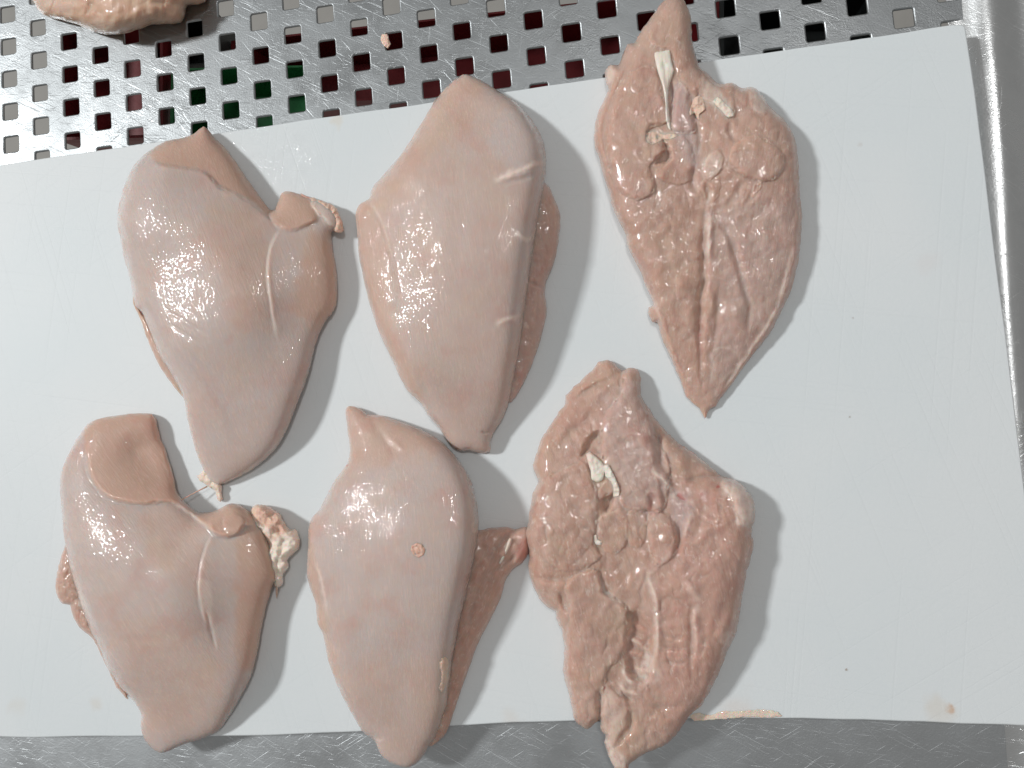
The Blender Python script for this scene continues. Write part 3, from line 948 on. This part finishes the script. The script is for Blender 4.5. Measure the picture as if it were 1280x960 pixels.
# ================================================================== BREAST 5: lower middle, smooth side up
Ee = X(360, 490, 2.042)
r = breast("smooth raw breast with a small curled knob on its face, lower middle of the board", 490, 730)
out5 = Ee(148, 42, 165, 36, 190, 44, 203, 55, 240, 60, 290, 75, 340, 95, 390, 125, 430, 165, 460, 210, 478, 260, 486, 320, 486, 370, 479, 420, 470, 460, 456, 520, 441, 580, 430, 640, 420, 690, 412, 750, 408, 790, 396, 830, 378, 878, 362, 900, 345, 930,
          325, 950, 300, 958, 262, 946, 236, 925, 220, 890, 190, 865, 152, 802, 122, 740, 101, 680, 90, 620, 76, 590, 70, 540, 56, 500, 48, 460, 50, 400, 52, 350, 60, 322, 80, 300, 100, 260, 130, 210, 150, 183, 158, 150, 151, 90)
f5 = sculpt("fillet", out5,
            [(440, 520, 9), (460, 545, 14), (520, 550, 20), (440, 600, 24), (500, 610, 33), (550, 600, 30), (400, 660, 18), (450, 680, 31), (520, 690, 37), (570, 680, 33), (420, 740, 22), (480, 760, 32), (540, 760, 32), (450, 830, 22), (510, 840, 26), (540, 840, 22), (500, 900, 16), (500, 940, 9)], 10, gam=0.45, zb=(1.2, 6),
            feats=[('step', Ee(62, 425, 78, 465, 92, 530, 102, 585, 118, 660), 4, -1.8, 30), ('ridge', Ee(64, 425, 80, 465, 93, 530, 101, 580), 2.5, 0.7),
                   ('groove', Ee(205, 60, 235, 105, 270, 150, 300, 165), 6, 0.9), ('groove', Ee(160, 60, 175, 120, 165, 170), 8, 0.8), ('ridge', Ee(240, 110, 270, 130, 300, 155), 3.5, 0.6),
                   ('groove', Ee(220, 560, 180, 640, 190, 740), 14, 0.4), ('groove', Ee(300, 620, 290, 740, 300, 850), 14, 0.4), ('ridge', Ee(230, 400, 180, 480, 160, 560), 14, 0.7),
                   ('lobe', Ee(470, 335, 488, 320, 486, 365, 470, 360), 0.8, 3)],
            paint=[('skin', 'all', 0.85), ('skin', 'poly', Ee(150, 30, 300, 70, 400, 130, 330, 170, 230, 190, 130, 220, 150, 150), 14, -0.75), ('cut', 'poly', Ee(140, 30, 300, 70, 390, 125, 300, 130, 170, 170), 12, 0.35),
                   ('skin', 'poly', Ee(45, 320, 70, 420, 100, 590, 130, 740, 60, 600), 6, -0.8), ('cut', 'poly', Ee(45, 320, 66, 420, 96, 590, 130, 740, 60, 600), 6, 0.5), ('skin', 'poly', Ee(150, 700, 420, 700, 380, 880, 300, 960, 220, 900), 20, -0.4),
                   ('fat', 'line', Ee(66, 430, 82, 470, 95, 535, 102, 590), 2.0, 0.6), ('fat', 'line', Ee(392, 685, 405, 700, 402, 740, 390, 765), 4, 0.75), ('fat', 'poly', Ee(470, 335, 488, 322, 486, 362, 470, 358), 2, 0.5),
                   ('fat', 'line', Ee(215, 885, 235, 890, 250, 880), 2, 0.5), ('red', 'line', Ee(146, 180, 150, 186, 153, 190), 1.6, 0.9), ('fat', 'line', Ee(240, 105, 270, 130, 300, 158), 2, 0.4), ('cut', 'poly', Ee(300, 372, 350, 375, 355, 425, 320, 430, 300, 400), 4, 0.5),
                   ('red', 'line', Ee(205, 40, 175, 38, 160, 42), 2, 0.12)],
            fib=-5, mat=M_TOP, parent=r, jitter=(0.5, 11))
sculpt("fat_lump", Ee(315, 392, 328, 384, 342, 388, 350, 402, 346, 418, 332, 424, 318, 417, 312, 404), 1.2, 2.6, mat=M_FAT, parent=r, on=f5, zb=(0.2, 0.3), jitter=(1.0, 6), g=0.6, lumps=[(0.6, 6)],
       feats=[('groove', Ee(340, 395, 330, 392, 322, 400, 325, 412, 335, 412), 1.3, 0.6)], paint=[('cut', 'all', 0.9), ('red', 'all', 0.10)])
sculpt("fat_lump", Ee(390, 680, 402, 676, 412, 690, 410, 715, 404, 745, 392, 768, 385, 755, 392, 725, 386, 700), 1.1, 2.5, mat=M_FAT, parent=r, on=f5, zb=(0.3, 0.4), jitter=(0.8, 5), g=0.6, lumps=[(0.5, 7)], paint=[('cut', 'all', 0.5)])
sculpt("tenderloin", Ee(460, 345, 487, 352, 520, 346, 558, 344, 580, 350, 606, 344, 622, 360, 618, 400, 604, 430, 572, 456, 555, 482, 545, 520, 512, 590, 482, 650, 457, 720, 432, 790, 408, 862, 385, 890, 362, 905, 350, 880, 390, 760, 420, 560),
       [(600, 670, 18), (640, 670, 13), (650, 690, 10), (620, 720, 13), (590, 780, 13), (565, 850, 9), (545, 920, 6)], 9, zb=(1.2, 3), mat=M_UNDER, parent=r, lumps=[(1.0, 18)], fib=25,
       feats=[('groove', Ee(500, 470, 530, 455, 570, 425, 600, 395), 4, 2.6), ('groove', Ee(505, 400, 530, 400, 560, 365, 590, 350), 4, 2.0), ('ridge', Ee(540, 430, 555, 400, 566, 372), 4, 1.6), ('groove', Ee(490, 480, 470, 560, 450, 650), 4, 0.8)],
       paint=[('cut', 'all', 0.55), ('red', 'poly', Ee(590, 385, 625, 370, 620, 430, 590, 430), 6, 0.4)])
sculpt("tendon", Ee(536, 438, 546, 410, 556, 388, 566, 372, 572, 375, 566, 398, 554, 422, 542, 440), 15.5, 2.5, mat=M_TENDON, parent=r, zb=(12, 13), jitter=None, g=0.7)

# ================================================================== BREAST 3: upper right, inner side up
U = X(740, 0, 3.4286)
W = X(760, 250, 3.427)
r = breast("raw breast lying inner side up, long white tendon near its top tail, upper right", 880, 270)
out3 = U(375, -18, 398, 6, 412, 40, 426, 90, 430, 180, 443, 230, 462, 288, 490, 310, 520, 340, 550, 360, 600, 355, 640, 378, 690, 373, 732, 410, 752, 440, 772, 465, 820, 510, 860, 570, 880, 640, 888, 760, 893, 850) + \
    W(826, 0, 831, 60, 828, 150, 819, 240, 802, 320, 780, 400, 750, 462, 702, 560, 640, 640, 580, 720, 522, 800, 482, 850, 462, 884, 435, 895, 416, 935, 392, 892, 370, 878, 335, 842, 318, 790, 290, 730, 270, 680, 250, 640, 230, 590, 210, 525, 190, 522, 172, 490, 175, 460, 192, 452,
      185, 420, 160, 370, 140, 310, 110, 250, 85, 205, 75, 150, 50, 100, 25, 42) + U(85, 880, 75, 840, 60, 790, 45, 740, 35, 690, 15, 640, 8, 580, 20, 500, 45, 440, 70, 385, 58, 345, 55, 310, 80, 275, 110, 280, 130, 240, 152, 190, 180, 185, 205, 140, 240, 90, 270, 50, 300, 8, 335, -18)
f3 = sculpt("fillet", out3,
            [(840, 10, 14), (830, 50, 19), (800, 80, 19), (770, 130, 17), (755, 180, 14), (800, 180, 23), (850, 150, 17), (790, 240, 22), (850, 210, 19), (880, 130, 19), (920, 120, 20), (960, 150, 21), (985, 200, 17), (930, 200, 25), (880, 240, 16), (960, 260, 21),
             (810, 300, 20), (840, 330, 21), (885, 300, 14), (920, 320, 17), (970, 320, 15), (990, 280, 14), (850, 400, 17), (880, 400, 9), (915, 400, 15), (950, 400, 12), (870, 470, 9), (900, 460, 8), (880, 500, 5)], 11,
            feats=[('lobe', U(70, 600, 95, 440, 170, 310, 262, 290, 298, 400, 328, 515, 245, 545, 235, 600, 305, 640, 245, 715, 268, 800, 222, 850, 140, 832, 80, 745), 1.90, 7),
                   ('pit', U(300, 590, 335, 630, 345, 680, 310, 705, 272, 705, 275, 672, 302, 645), 4.42, 5), ('lobe', U(335, 600, 380, 580, 420, 620, 432, 690, 425, 760, 380, 790, 300, 770, 270, 740, 320, 700), 1.22, 6),
                   ('groove', U(160, 240, 130, 330, 75, 450, 48, 560, 66, 680, 98, 800, 140, 920), 3, 2.2), ('groove', U(330, 330, 345, 420, 335, 540), 4, 3.12), ('lobe', U(345, 440, 380, 360, 405, 375, 430, 470, 440, 560, 350, 550), 1.63, 7),
                   ('groove', U(405, 370, 440, 500, 460, 600, 450, 700), 4, 2.50), ('lobe', U(300, 20, 390, 10, 425, 180, 440, 250, 460, 330, 440, 420, 380, 350, 340, 220, 280, 200, 240, 150), 1.22, 9),
                   ('lobe', U(455, 350, 480, 330, 550, 360, 600, 355, 605, 420, 610, 500, 580, 505, 520, 440, 470, 420), 1.09, 5), ('lobe', U(680, 380, 735, 410, 752, 445, 735, 490, 685, 455), 0.82, 5),
                   ('groove', U(600, 510, 590, 560, 620, 620), 4, 2.25), ('lobe', U(690, 580, 760, 610, 815, 660, 812, 730, 750, 775, 640, 745, 590, 690, 610, 620), 1.77, 7),
                   ('lobe', U(500, 665, 550, 648, 556, 720, 505, 768, 475, 742), 1.36, 5), ('lobe', U(695, 790, 722, 778, 712, 815, 685, 845), 0.95, 3), ('groove', U(440, 700, 430, 780, 470, 850), 4, 2.25),
                   ('groove', U(640, 760, 625, 820, 560, 900), 5, 1.88), ('groove', U(720, 770, 680, 850, 640, 890), 4, 1.50),
                   ('groove', U(480, 770, 500, 830, 488, 900), 4, 2.25), ('lobe', U(470, 780, 540, 760, 545, 820, 500, 880, 480, 840), 0.82, 5),
                   ('groove', W(420, -20, 412, 80, 408, 200, 412, 330, 398, 400, 393, 500, 392, 600, 396, 700, 402, 800, 404, 880), 4.5, 3.75),
                   ('ridge', W(438, 40, 436, 120, 432, 200, 432, 290), 5, 3.25), ('ridge', W(425, 340, 440, 420, 445, 480, 420, 520, 440, 600), 5, 1.50),
                   ('groove', W(455, 80, 500, 130, 535, 200, 560, 290, 585, 380, 605, 450, 603, 530, 590, 610), 4.5, 2.75), ('groove', W(480, 320, 470, 440, 462, 560, 440, 680), 4, 1.50),
                   ('ridge', W(500, 420, 540, 500, 560, 580), 12, 2.00), ('step', W(800, 150, 790, 230, 765, 340, 725, 470, 650, 590, 565, 715, 478, 850), 3.5, -2.2, 25), ('ridge', W(795, 160, 780, 240, 758, 345, 718, 475, 645, 590, 560, 712, 480, 845), 2.6, 1.12),
                   ('step', W(205, 440, 240, 520, 265, 600, 300, 700, 345, 810), 3, 1.8, 20), ('groove', W(110, 200, 150, 280, 185, 380, 215, 450), 4, 1.25), ('groove', W(180, 40, 220, 160, 250, 300, 280, 420), 9, 1.38), ('ridge', W(300, 280, 330, 400, 340, 520, 350, 650), 12, 1.50)],
            paint=[('cut', 'all', 0.30), ('skin', 'poly', U(340, 360, 405, 365, 440, 520, 470, 700, 420, 720, 345, 550), 6, 0.9), ('red', 'poly', U(345, 400, 420, 470, 445, 560, 350, 540), 10, 0.13),
                   ('fat', 'line', W(438, 30, 436, 120, 432, 200, 430, 300), 3.8, 0.75), ('skin', 'line', W(438, 30, 436, 120, 432, 300), 6, 1.0), ('red', 'line', W(398, 400, 392, 560, 400, 760), 3.5, 0.2),
                   ('fat', 'poly', U(475, 340, 540, 370, 600, 480, 585, 505, 510, 440, 470, 430), 4, 0.55), ('fat', 'poly', U(680, 382, 735, 410, 752, 445, 735, 490, 685, 455), 4, 0.65), ('fat', 'poly', U(480, 670, 550, 650, 555, 720, 505, 765, 478, 742), 4, 0.5),
                   ('fat', 'poly', U(225, 580, 255, 570, 260, 600, 240, 612), 3, 0.7), ('fat', 'line', U(250, 555, 290, 575, 345, 575, 370, 580), 3, 0.5), ('skin', 'poly', W(460, 60, 830, 0, 800, 320, 700, 560, 480, 850, 440, 640, 480, 400), 20, 0.55),
                   ('fat', 'line', W(800, 160, 780, 250, 758, 345, 718, 475, 645, 590, 560, 712, 470, 860), 2.6, 0.5), ('fat', 'line', W(440, 640, 450, 720, 435, 820), 2.4, 0.5), ('fat', 'line', W(440, 650, 500, 630, 570, 670), 1.8, 0.4),
                   ('fat', 'line', W(560, 720, 500, 760, 440, 880), 2, 0.4), ('fat', 'line', U(490, 880, 510, 830, 540, 790), 2.2, 0.5), ('fat', 'poly', U(55, 310, 85, 275, 95, 340, 70, 370), 4, 0.6), ('fat', 'line', W(150, 340, 185, 420, 250, 560), 3, 0.35), ('red', 'line', W(392, 574, 396, 580, 398, 584), 2, 0.8)],
            fib=8, mat=M_UNDER, parent=r, jitter=(0.8, 7), crease=0.32, lumps=[(0.9, 24)], zb=(1.5, 6))
sculpt("tendon", U(268, 226, 300, 220, 332, 214, 338, 245, 346, 282, 352, 300, 342, 335, 330, 375, 326, 430, 332, 500, 338, 560, 326, 548, 316, 500, 314, 440, 302, 370, 286, 320, 274, 275), 2.6, 3.0, mat=M_TENDON, parent=r, on=f3, zb=(0.8, 1.2), jitter=None, g=0.6,
       feats=[('groove', U(300, 225, 315, 320, 322, 420), 2.0, 0.62)])
sculpt("fat_lump", U(425, 450, 440, 418, 462, 408, 478, 432, 486, 470, 462, 490, 458, 515, 446, 505, 438, 488, 420, 496, 418, 478), 1.8, 2.2, mat=M_FAT, parent=r, on=f3, zb=(0.5, 0.8), jitter=(0.7, 4), g=0.6, lumps=[(0.9, 7)], paint=[('cut', 'all', 0.4)])
sculpt("fat_lump", U(540, 415, 570, 440, 605, 478, 610, 500, 585, 505, 560, 480, 530, 455, 520, 430), 1.0, 2.5, mat=M_FAT, parent=r, on=f3, zb=(0.4, 0.6), jitter=(0.7, 4), g=0.6, lumps=[(0.6, 8)], paint=[('fat', 'all', 0.8)])
sculpt("membrane_scrap", U(232, 575, 262, 560, 300, 575, 345, 572, 372, 580, 350, 592, 300, 600, 262, 620, 240, 612), 0.7, 2.0, paint=[('cut', 'all', 0.35)], mat=M_FAT, parent=r, on=f3, zb=(0.3, 0.5), jitter=(0.9, 4), g=0.6, lumps=[(0.6, 7)])

# ================================================================== BREAST 6: lower right, inner side up
Y = X(650, 440, 3.694)
Z = X(650, 680, 3.429)
r = breast("ragged raw breast lying inner side up, deep ribbed hollow and torn white tendon, lower right", 800, 720)
out6 = Y(405, 38, 440, 55, 470, 85, 500, 72, 540, 80, 557, 110, 560, 200, 590, 250, 620, 300, 660, 348, 720, 408, 790, 458, 850, 503, 900, 545, 925, 568, 980, 585, 1020, 605, 1060, 650, 1082, 700, 1085, 760, 1070, 820, 1078, 880) + \
    Z(1000, 22, 988, 70, 970, 130, 955, 220, 940, 320, 920, 400, 890, 460, 860, 540, 820, 620, 780, 690, 740, 722, 702, 770, 670, 820, 620, 863, 560, 888, 510, 915, 467, 945, 462, 975, 420, 970, 390, 935, 375, 890, 362, 850, 366, 820, 345, 790, 342, 750, 332, 760, 290, 795, 260, 780,
      230, 745, 220, 690, 200, 610, 185, 540, 190, 450, 180, 380, 155, 320, 150, 290, 110, 265, 75, 220, 50, 170, 36, 110, 40, 60) + Y(35, 900, 24, 850, 34, 800, 45, 740, 50, 690, 65, 640, 82, 600, 72, 560, 60, 520, 80, 460, 100, 400, 130, 350, 170, 290, 208, 240, 212, 200, 250, 160, 300, 115, 340, 75, 362, 48)
f6 = sculpt("fillet", out6,
            [(755, 465, 9), (790, 470, 12), (720, 500, 11), (690, 560, 14), (680, 590, 16), (740, 560, 12), (780, 540, 18), (800, 600, 22), (840, 560, 12), (880, 590, 9), (830, 540, 13), (700, 640, 24), (670, 680, 21), (700, 720, 21), (690, 770, 19), (730, 760, 20), (720, 850, 18), (740, 900, 14), (720, 895, 11),
             (770, 680, 17), (810, 670, 18), (850, 660, 19), (900, 630, 25), (930, 650, 23), (930, 700, 21), (880, 720, 26), (850, 760, 25), (800, 780, 14), (900, 800, 22), (860, 850, 22), (800, 840, 13), (800, 900, 17), (860, 900, 15), (780, 940, 9), (830, 930, 9), (760, 700, 17)], 10,
            feats=[('lobe', Y(480, 78, 552, 90, 556, 200, 590, 290, 620, 370, 655, 450, 690, 540, 660, 720, 590, 730, 480, 715, 430, 620, 385, 510, 378, 360, 400, 280, 465, 190), 3.19, 10),
                   ('groove', Y(470, 85, 420, 120, 330, 170, 230, 235), 4, 1.80), ('groove', Y(390, 120, 300, 180, 240, 220), 3, 1.20), ('groove', Y(380, 260, 300, 320, 200, 420, 130, 540), 7, 1.34),
                   ('groove', Y(620, 320, 640, 430, 665, 540, 720, 600), 6, 4.80), ('ridge', Y(660, 400, 720, 480, 820, 570), 10, 1.25), ('groove', Y(600, 640, 610, 700, 600, 740), 4, 2.70), ('groove', Y(640, 560, 660, 640, 670, 730), 4, 1.80),
                   ('pit', Y(300, 400, 340, 368, 380, 365, 374, 470, 330, 465, 275, 490), 4.42, 6), ('pit', Y(372, 680, 440, 645, 428, 700, 405, 745, 380, 735), 5.30, 5),
                   ('lobe', Y(75, 640, 110, 590, 180, 552, 290, 508, 325, 580, 350, 650, 352, 760, 340, 870, 360, 960, 200, 1010, 60, 900, 30, 820), 1.95, 8), ('lobe', Y(365, 640, 400, 590, 430, 620, 425, 660, 380, 680), 0.88, 5),
                   ('lobe', Y(365, 770, 430, 735, 485, 738, 492, 840, 480, 900, 420, 930, 370, 880), 1.30, 5), ('lobe', Y(500, 740, 572, 728, 580, 850, 540, 905, 495, 850), 1.20, 5), ('lobe', Y(595, 755, 675, 750, 725, 850, 715, 930, 640, 985, 600, 900), 1.60, 6),
                   ('groove', Y(720, 760, 735, 860, 710, 960), 5, 3.90), ('groove', Y(690, 620, 740, 680, 785, 690), 3.5, 2.70), ('ridge', Y(605, 545, 640, 570, 690, 620, 730, 680, 780, 692), 2.8, 1.75), ('ridge', Y(790, 730, 770, 810, 740, 890), 4, 1.50),
                   ('groove', Y(760, 600, 840, 575, 930, 575), 4, 2.40), ('lobe', Y(930, 600, 1010, 602, 1075, 690, 1075, 790, 1010, 790, 985, 690), 1.42, 8), ('groove', Y(830, 660, 840, 760, 790, 900), 5, 1.34),
                   ('lobe', Z(195, 190, 225, 140, 330, 112, 355, 200, 450, 268, 448, 400, 425, 485, 372, 540, 360, 600, 332, 740, 290, 790, 232, 742, 195, 610, 190, 450, 215, 300), 2.12, 7),
                   ('groove', Z(50, 140, 150, 150, 215, 140, 260, 120), 4, 2.40), ('groove', Z(165, 200, 190, 260, 210, 310), 4, 3.90), ('groove', Z(355, 150, 360, 200, 420, 250, 480, 270), 3.5, 3.00), ('ridge', Z(330, 110, 345, 190, 400, 240, 470, 268), 3.5, 1.75),
                   ('pit', Z(450, 290, 520, 290, 575, 370, 575, 450, 560, 580, 500, 600, 450, 540, 440, 450, 460, 380), 4.86, 9), ('ridge', Z(455, 400, 500, 420, 555, 460), 4, 2.75), ('ridge', Z(450, 460, 500, 470, 560, 500), 3.5, 2.25), ('ridge', Z(450, 330, 500, 350, 575, 395), 4, 1.75), ('ridge', Z(480, 520, 520, 540, 590, 560), 4, 2.25),
                   ('ridge', Z(540, 100, 560, 170, 585, 250, 588, 340, 590, 420, 585, 500, 605, 560), 4, 2.25), ('ridge', Z(410, 590, 450, 630, 500, 645, 530, 680), 5, 2.50), ('ridge', Z(440, 530, 460, 580, 510, 605), 3.5, 1.88), ('groove', Z(370, 590, 430, 640, 500, 670, 520, 690), 4, 3.00),
                   ('groove', Z(345, 610, 340, 700, 345, 760), 4, 5.10), ('groove', Z(470, 700, 470, 780, 420, 850, 400, 880), 4.5, 3.90), ('lobe', Z(350, 620, 400, 600, 450, 660, 470, 740, 445, 830, 380, 870, 350, 800), 1.42, 6),
                   ('groove', Z(735, 250, 730, 330, 738, 430, 730, 520, 740, 600), 4, 2.54), ('ridge', Z(755, 250, 748, 330, 755, 430, 745, 520), 5, 1.62), ('ridge', Z(700, 150, 760, 230, 810, 250), 6, 1.50), ('groove', Z(900, 120, 880, 260, 840, 380), 10, 1.50),
                   ('groove', Z(600, 380, 650, 400, 720, 400), 3, 1.20), ('groove', Z(610, 440, 680, 450, 730, 440), 3, 1.20), ('groove', Z(610, 500, 680, 510, 730, 500), 3, 1.20), ('groove', Z(520, 690, 620, 700, 720, 690), 4, 1.34)],
            paint=[('cut', 'all', 0.2), ('cut', 'poly', Y(720, 620, 900, 580, 1080, 800, 1040, 1300, 900, 1700, 700, 1800, 600, 1500, 620, 1000), 25, 0.6), ('red', 'poly', Y(720, 620, 900, 580, 1080, 800, 1040, 1300, 900, 1700, 700, 1800, 600, 1500, 620, 1000), 30, 0.06), ('skin', 'poly', Y(380, 250, 560, 100, 690, 540, 660, 720, 480, 715, 385, 510), 16, 0.55), ('cut', 'poly', Y(500, 250, 600, 280, 650, 430, 640, 480, 540, 400), 14, 0.6), ('fat', 'poly', Y(940, 600, 1040, 620, 1080, 700, 1075, 790, 1000, 790, 985, 690, 930, 650), 6, 0.8),
                   ('red', 'line', Y(725, 652, 745, 675, 775, 690), 2.2, 0.8), ('red', 'poly', Y(800, 640, 900, 640, 930, 700, 850, 720), 12, 0.16), ('red', 'line', Y(835, 650, 840, 655, 850, 652), 2.5, 0.5), ('red', 'line', Y(600, 630, 610, 680, 600, 740, 680, 745), 3, 0.35), ('red', 'line', Y(905, 625, 915, 622, 925, 626), 1.6, 0.9),
                   ('fat', 'line', Y(605, 540, 650, 575, 690, 620, 730, 680, 790, 690), 2.2, 0.95), ('skin', 'poly', Y(690, 640, 800, 690, 760, 850, 710, 800), 6, 0.9), ('fat', 'line', Y(800, 735, 775, 800, 745, 880), 3, 0.5), ('fat', 'line', Y(1000, 790, 1060, 800), 5, 0.8), ('fat', 'line', Y(810, 470, 880, 530, 920, 566), 2.2, 0.6),
                   ('fat', 'line', Z(540, 110, 560, 170, 585, 250, 588, 340, 590, 420, 580, 500, 600, 560), 3.6, 0.75), ('fat', 'poly', Z(490, 540, 560, 470, 600, 560, 530, 610), 6, 0.65), ('fat', 'line', Z(420, 590, 455, 630, 505, 645, 532, 685), 4, 0.55), ('fat', 'line', Z(440, 530, 460, 580, 510, 605), 2.4, 0.7), ('fat', 'line', Z(455, 400, 500, 420, 560, 465), 2.6, 0.5),
                   ('fat', 'line', Z(540, 140, 600, 90, 650, 20), 2.6, 0.45), ('fat', 'line', Z(350, 160, 370, 220, 440, 265), 4, 0.6), ('fat', 'poly', Z(362, 830, 400, 870, 462, 945, 400, 965, 375, 890), 5, 0.8), ('fat', 'poly', Z(350, 650, 400, 620, 440, 760, 430, 830, 370, 820), 8, 0.45),
                   ('fat', 'line', Z(700, 150, 760, 230, 750, 330, 755, 430, 740, 520), 5, 0.4), ('fat', 'poly', Z(860, 380, 920, 380, 900, 430, 870, 420), 5, 0.4), ('red', 'poly', Y(0, 880, 30, 900, 30, 950, 0, 960), 3, 0.2), ('red', 'line', Z(670, 0, 680, 30, 665, 50), 3, 0.35), ('fat', 'line', Y(350, 600, 345, 750, 350, 850), 2.4, 0.5)],
            fib=-12, mat=M_UNDER, parent=r, jitter=(1.0, 6), crease=0.5, lumps=[(1.0, 24)], zb=(1.5, 6))
sculpt("tendon", Y(304, 470, 322, 458, 345, 475, 378, 505, 392, 530, 388, 570, 368, 602, 332, 592, 326, 548, 312, 510), 3.4, 3.0, mat=M_TENDON, parent=r, on=f6, zb=(0.8, 1.2), jitter=(0.6, 6), g=0.6, lumps=[(0.4, 6)])
sculpt("tendon", Y(388, 522, 410, 520, 425, 545, 446, 595, 462, 640, 458, 664, 428, 668, 432, 630, 418, 600, 394, 572), 3.0, 2.4, mat=M_TENDON, parent=r, on=f6, zb=(0.8, 1.2), jitter=(0.6, 6), g=0.6, lumps=[(0.5, 5)], paint=[('cut', 'all', 0.2)])
sculpt("tendon", Y(340, 848, 352, 842, 360, 868, 380, 875, 372, 892, 352, 890, 340, 872), 1.8, 2.2, mat=M_TENDON, parent=r, on=f6, zb=(0.5, 0.8), jitter=(0.6, 4), g=0.6)

# ================================================================== the piece at the far left, lying on the steel
V = X(0, 0, 3.0476)
r = breast("yellowish raw chicken piece cut by the photo's top edge, lying on the bare steel", 150, 0, ZM)
r.name = "chicken_piece"
r['category'] = 'chicken piece'
sculpt("flesh", V(105, -40, 128, 12, 150, 42, 182, 66, 250, 80, 300, 98, 350, 120, 420, 133, 480, 128, 540, 108, 590, 92, 640, 92, 690, 84, 706, 52, 714, 24, 745, 18, 782, 8, 790, -40, 760, -110, 640, -180, 480, -210, 300, -190, 160, -120),
       [(60, 0, 18), (130, 0, 34), (200, 0, 30), (240, -10, 14), (130, 30, 22), (150, -40, 36)], 13, zb=(1.5, 16), base=ZM, mat=M_OLD, parent=r, jitter=(1.1, 8), crease=0.5, lumps=[(1.0, 22)],
       feats=[('groove', V(320, 60, 345, 30, 340, -10), 5, 2.00), ('groove', V(560, 100, 600, 70, 590, 30), 5, 1.75), ('groove', V(700, 30, 650, 10, 560, 10), 4, 1.50), ('ridge', V(180, 60, 260, 65, 330, 100), 4, 1.25)],
       paint=[('cut', 'all', 0.3), ('fat', 'poly', V(110, -30, 170, 20, 260, 60, 280, 30, 180, -30), 10, 0.35), ('fat', 'line', V(340, 70, 420, 110, 560, 80), 8, 0.3)])

# ================================================================== scraps
t_ = breast("thin pale smear of fat scraped along the board's lower right edge", 930, 893)
t_.name = "fat_scrap"; t_['category'] = 'meat scrap'; t_.get('group') and t_.pop('group')
sculpt("smear", [(862, 896), (872, 891), (888, 894), (902, 889), (925, 889), (950, 887), (972, 890), (978, 895), (960, 897), (940, 896), (915, 898), (890, 900), (868, 901)], 0.45, 3, mat=M_FAT, parent=t_, zb=(0.2, 0.3), jitter=(1.0, 5), g=0.8, lumps=[(0.25, 9)], paint=[('cut', 'all', 0.2), ('skin', 'all', 0.5)])
t_ = breast("small meat scrap caught in a tray hole, upper middle left", 483, 50, ZM)
t_.name = "meat_scrap"; t_['category'] = 'meat scrap'; t_.get('group') and t_.pop('group')
sculpt("crumb", [(478, 42), (484, 42), (486, 50), (489, 55), (485, 61), (480, 58), (476, 50)], 2.0, 2, mat=M_FAT, parent=t_, base=ZM, zb=(0.2, 0.3), jitter=(0.8, 3), g=0.6, lumps=[(0.4, 3)])
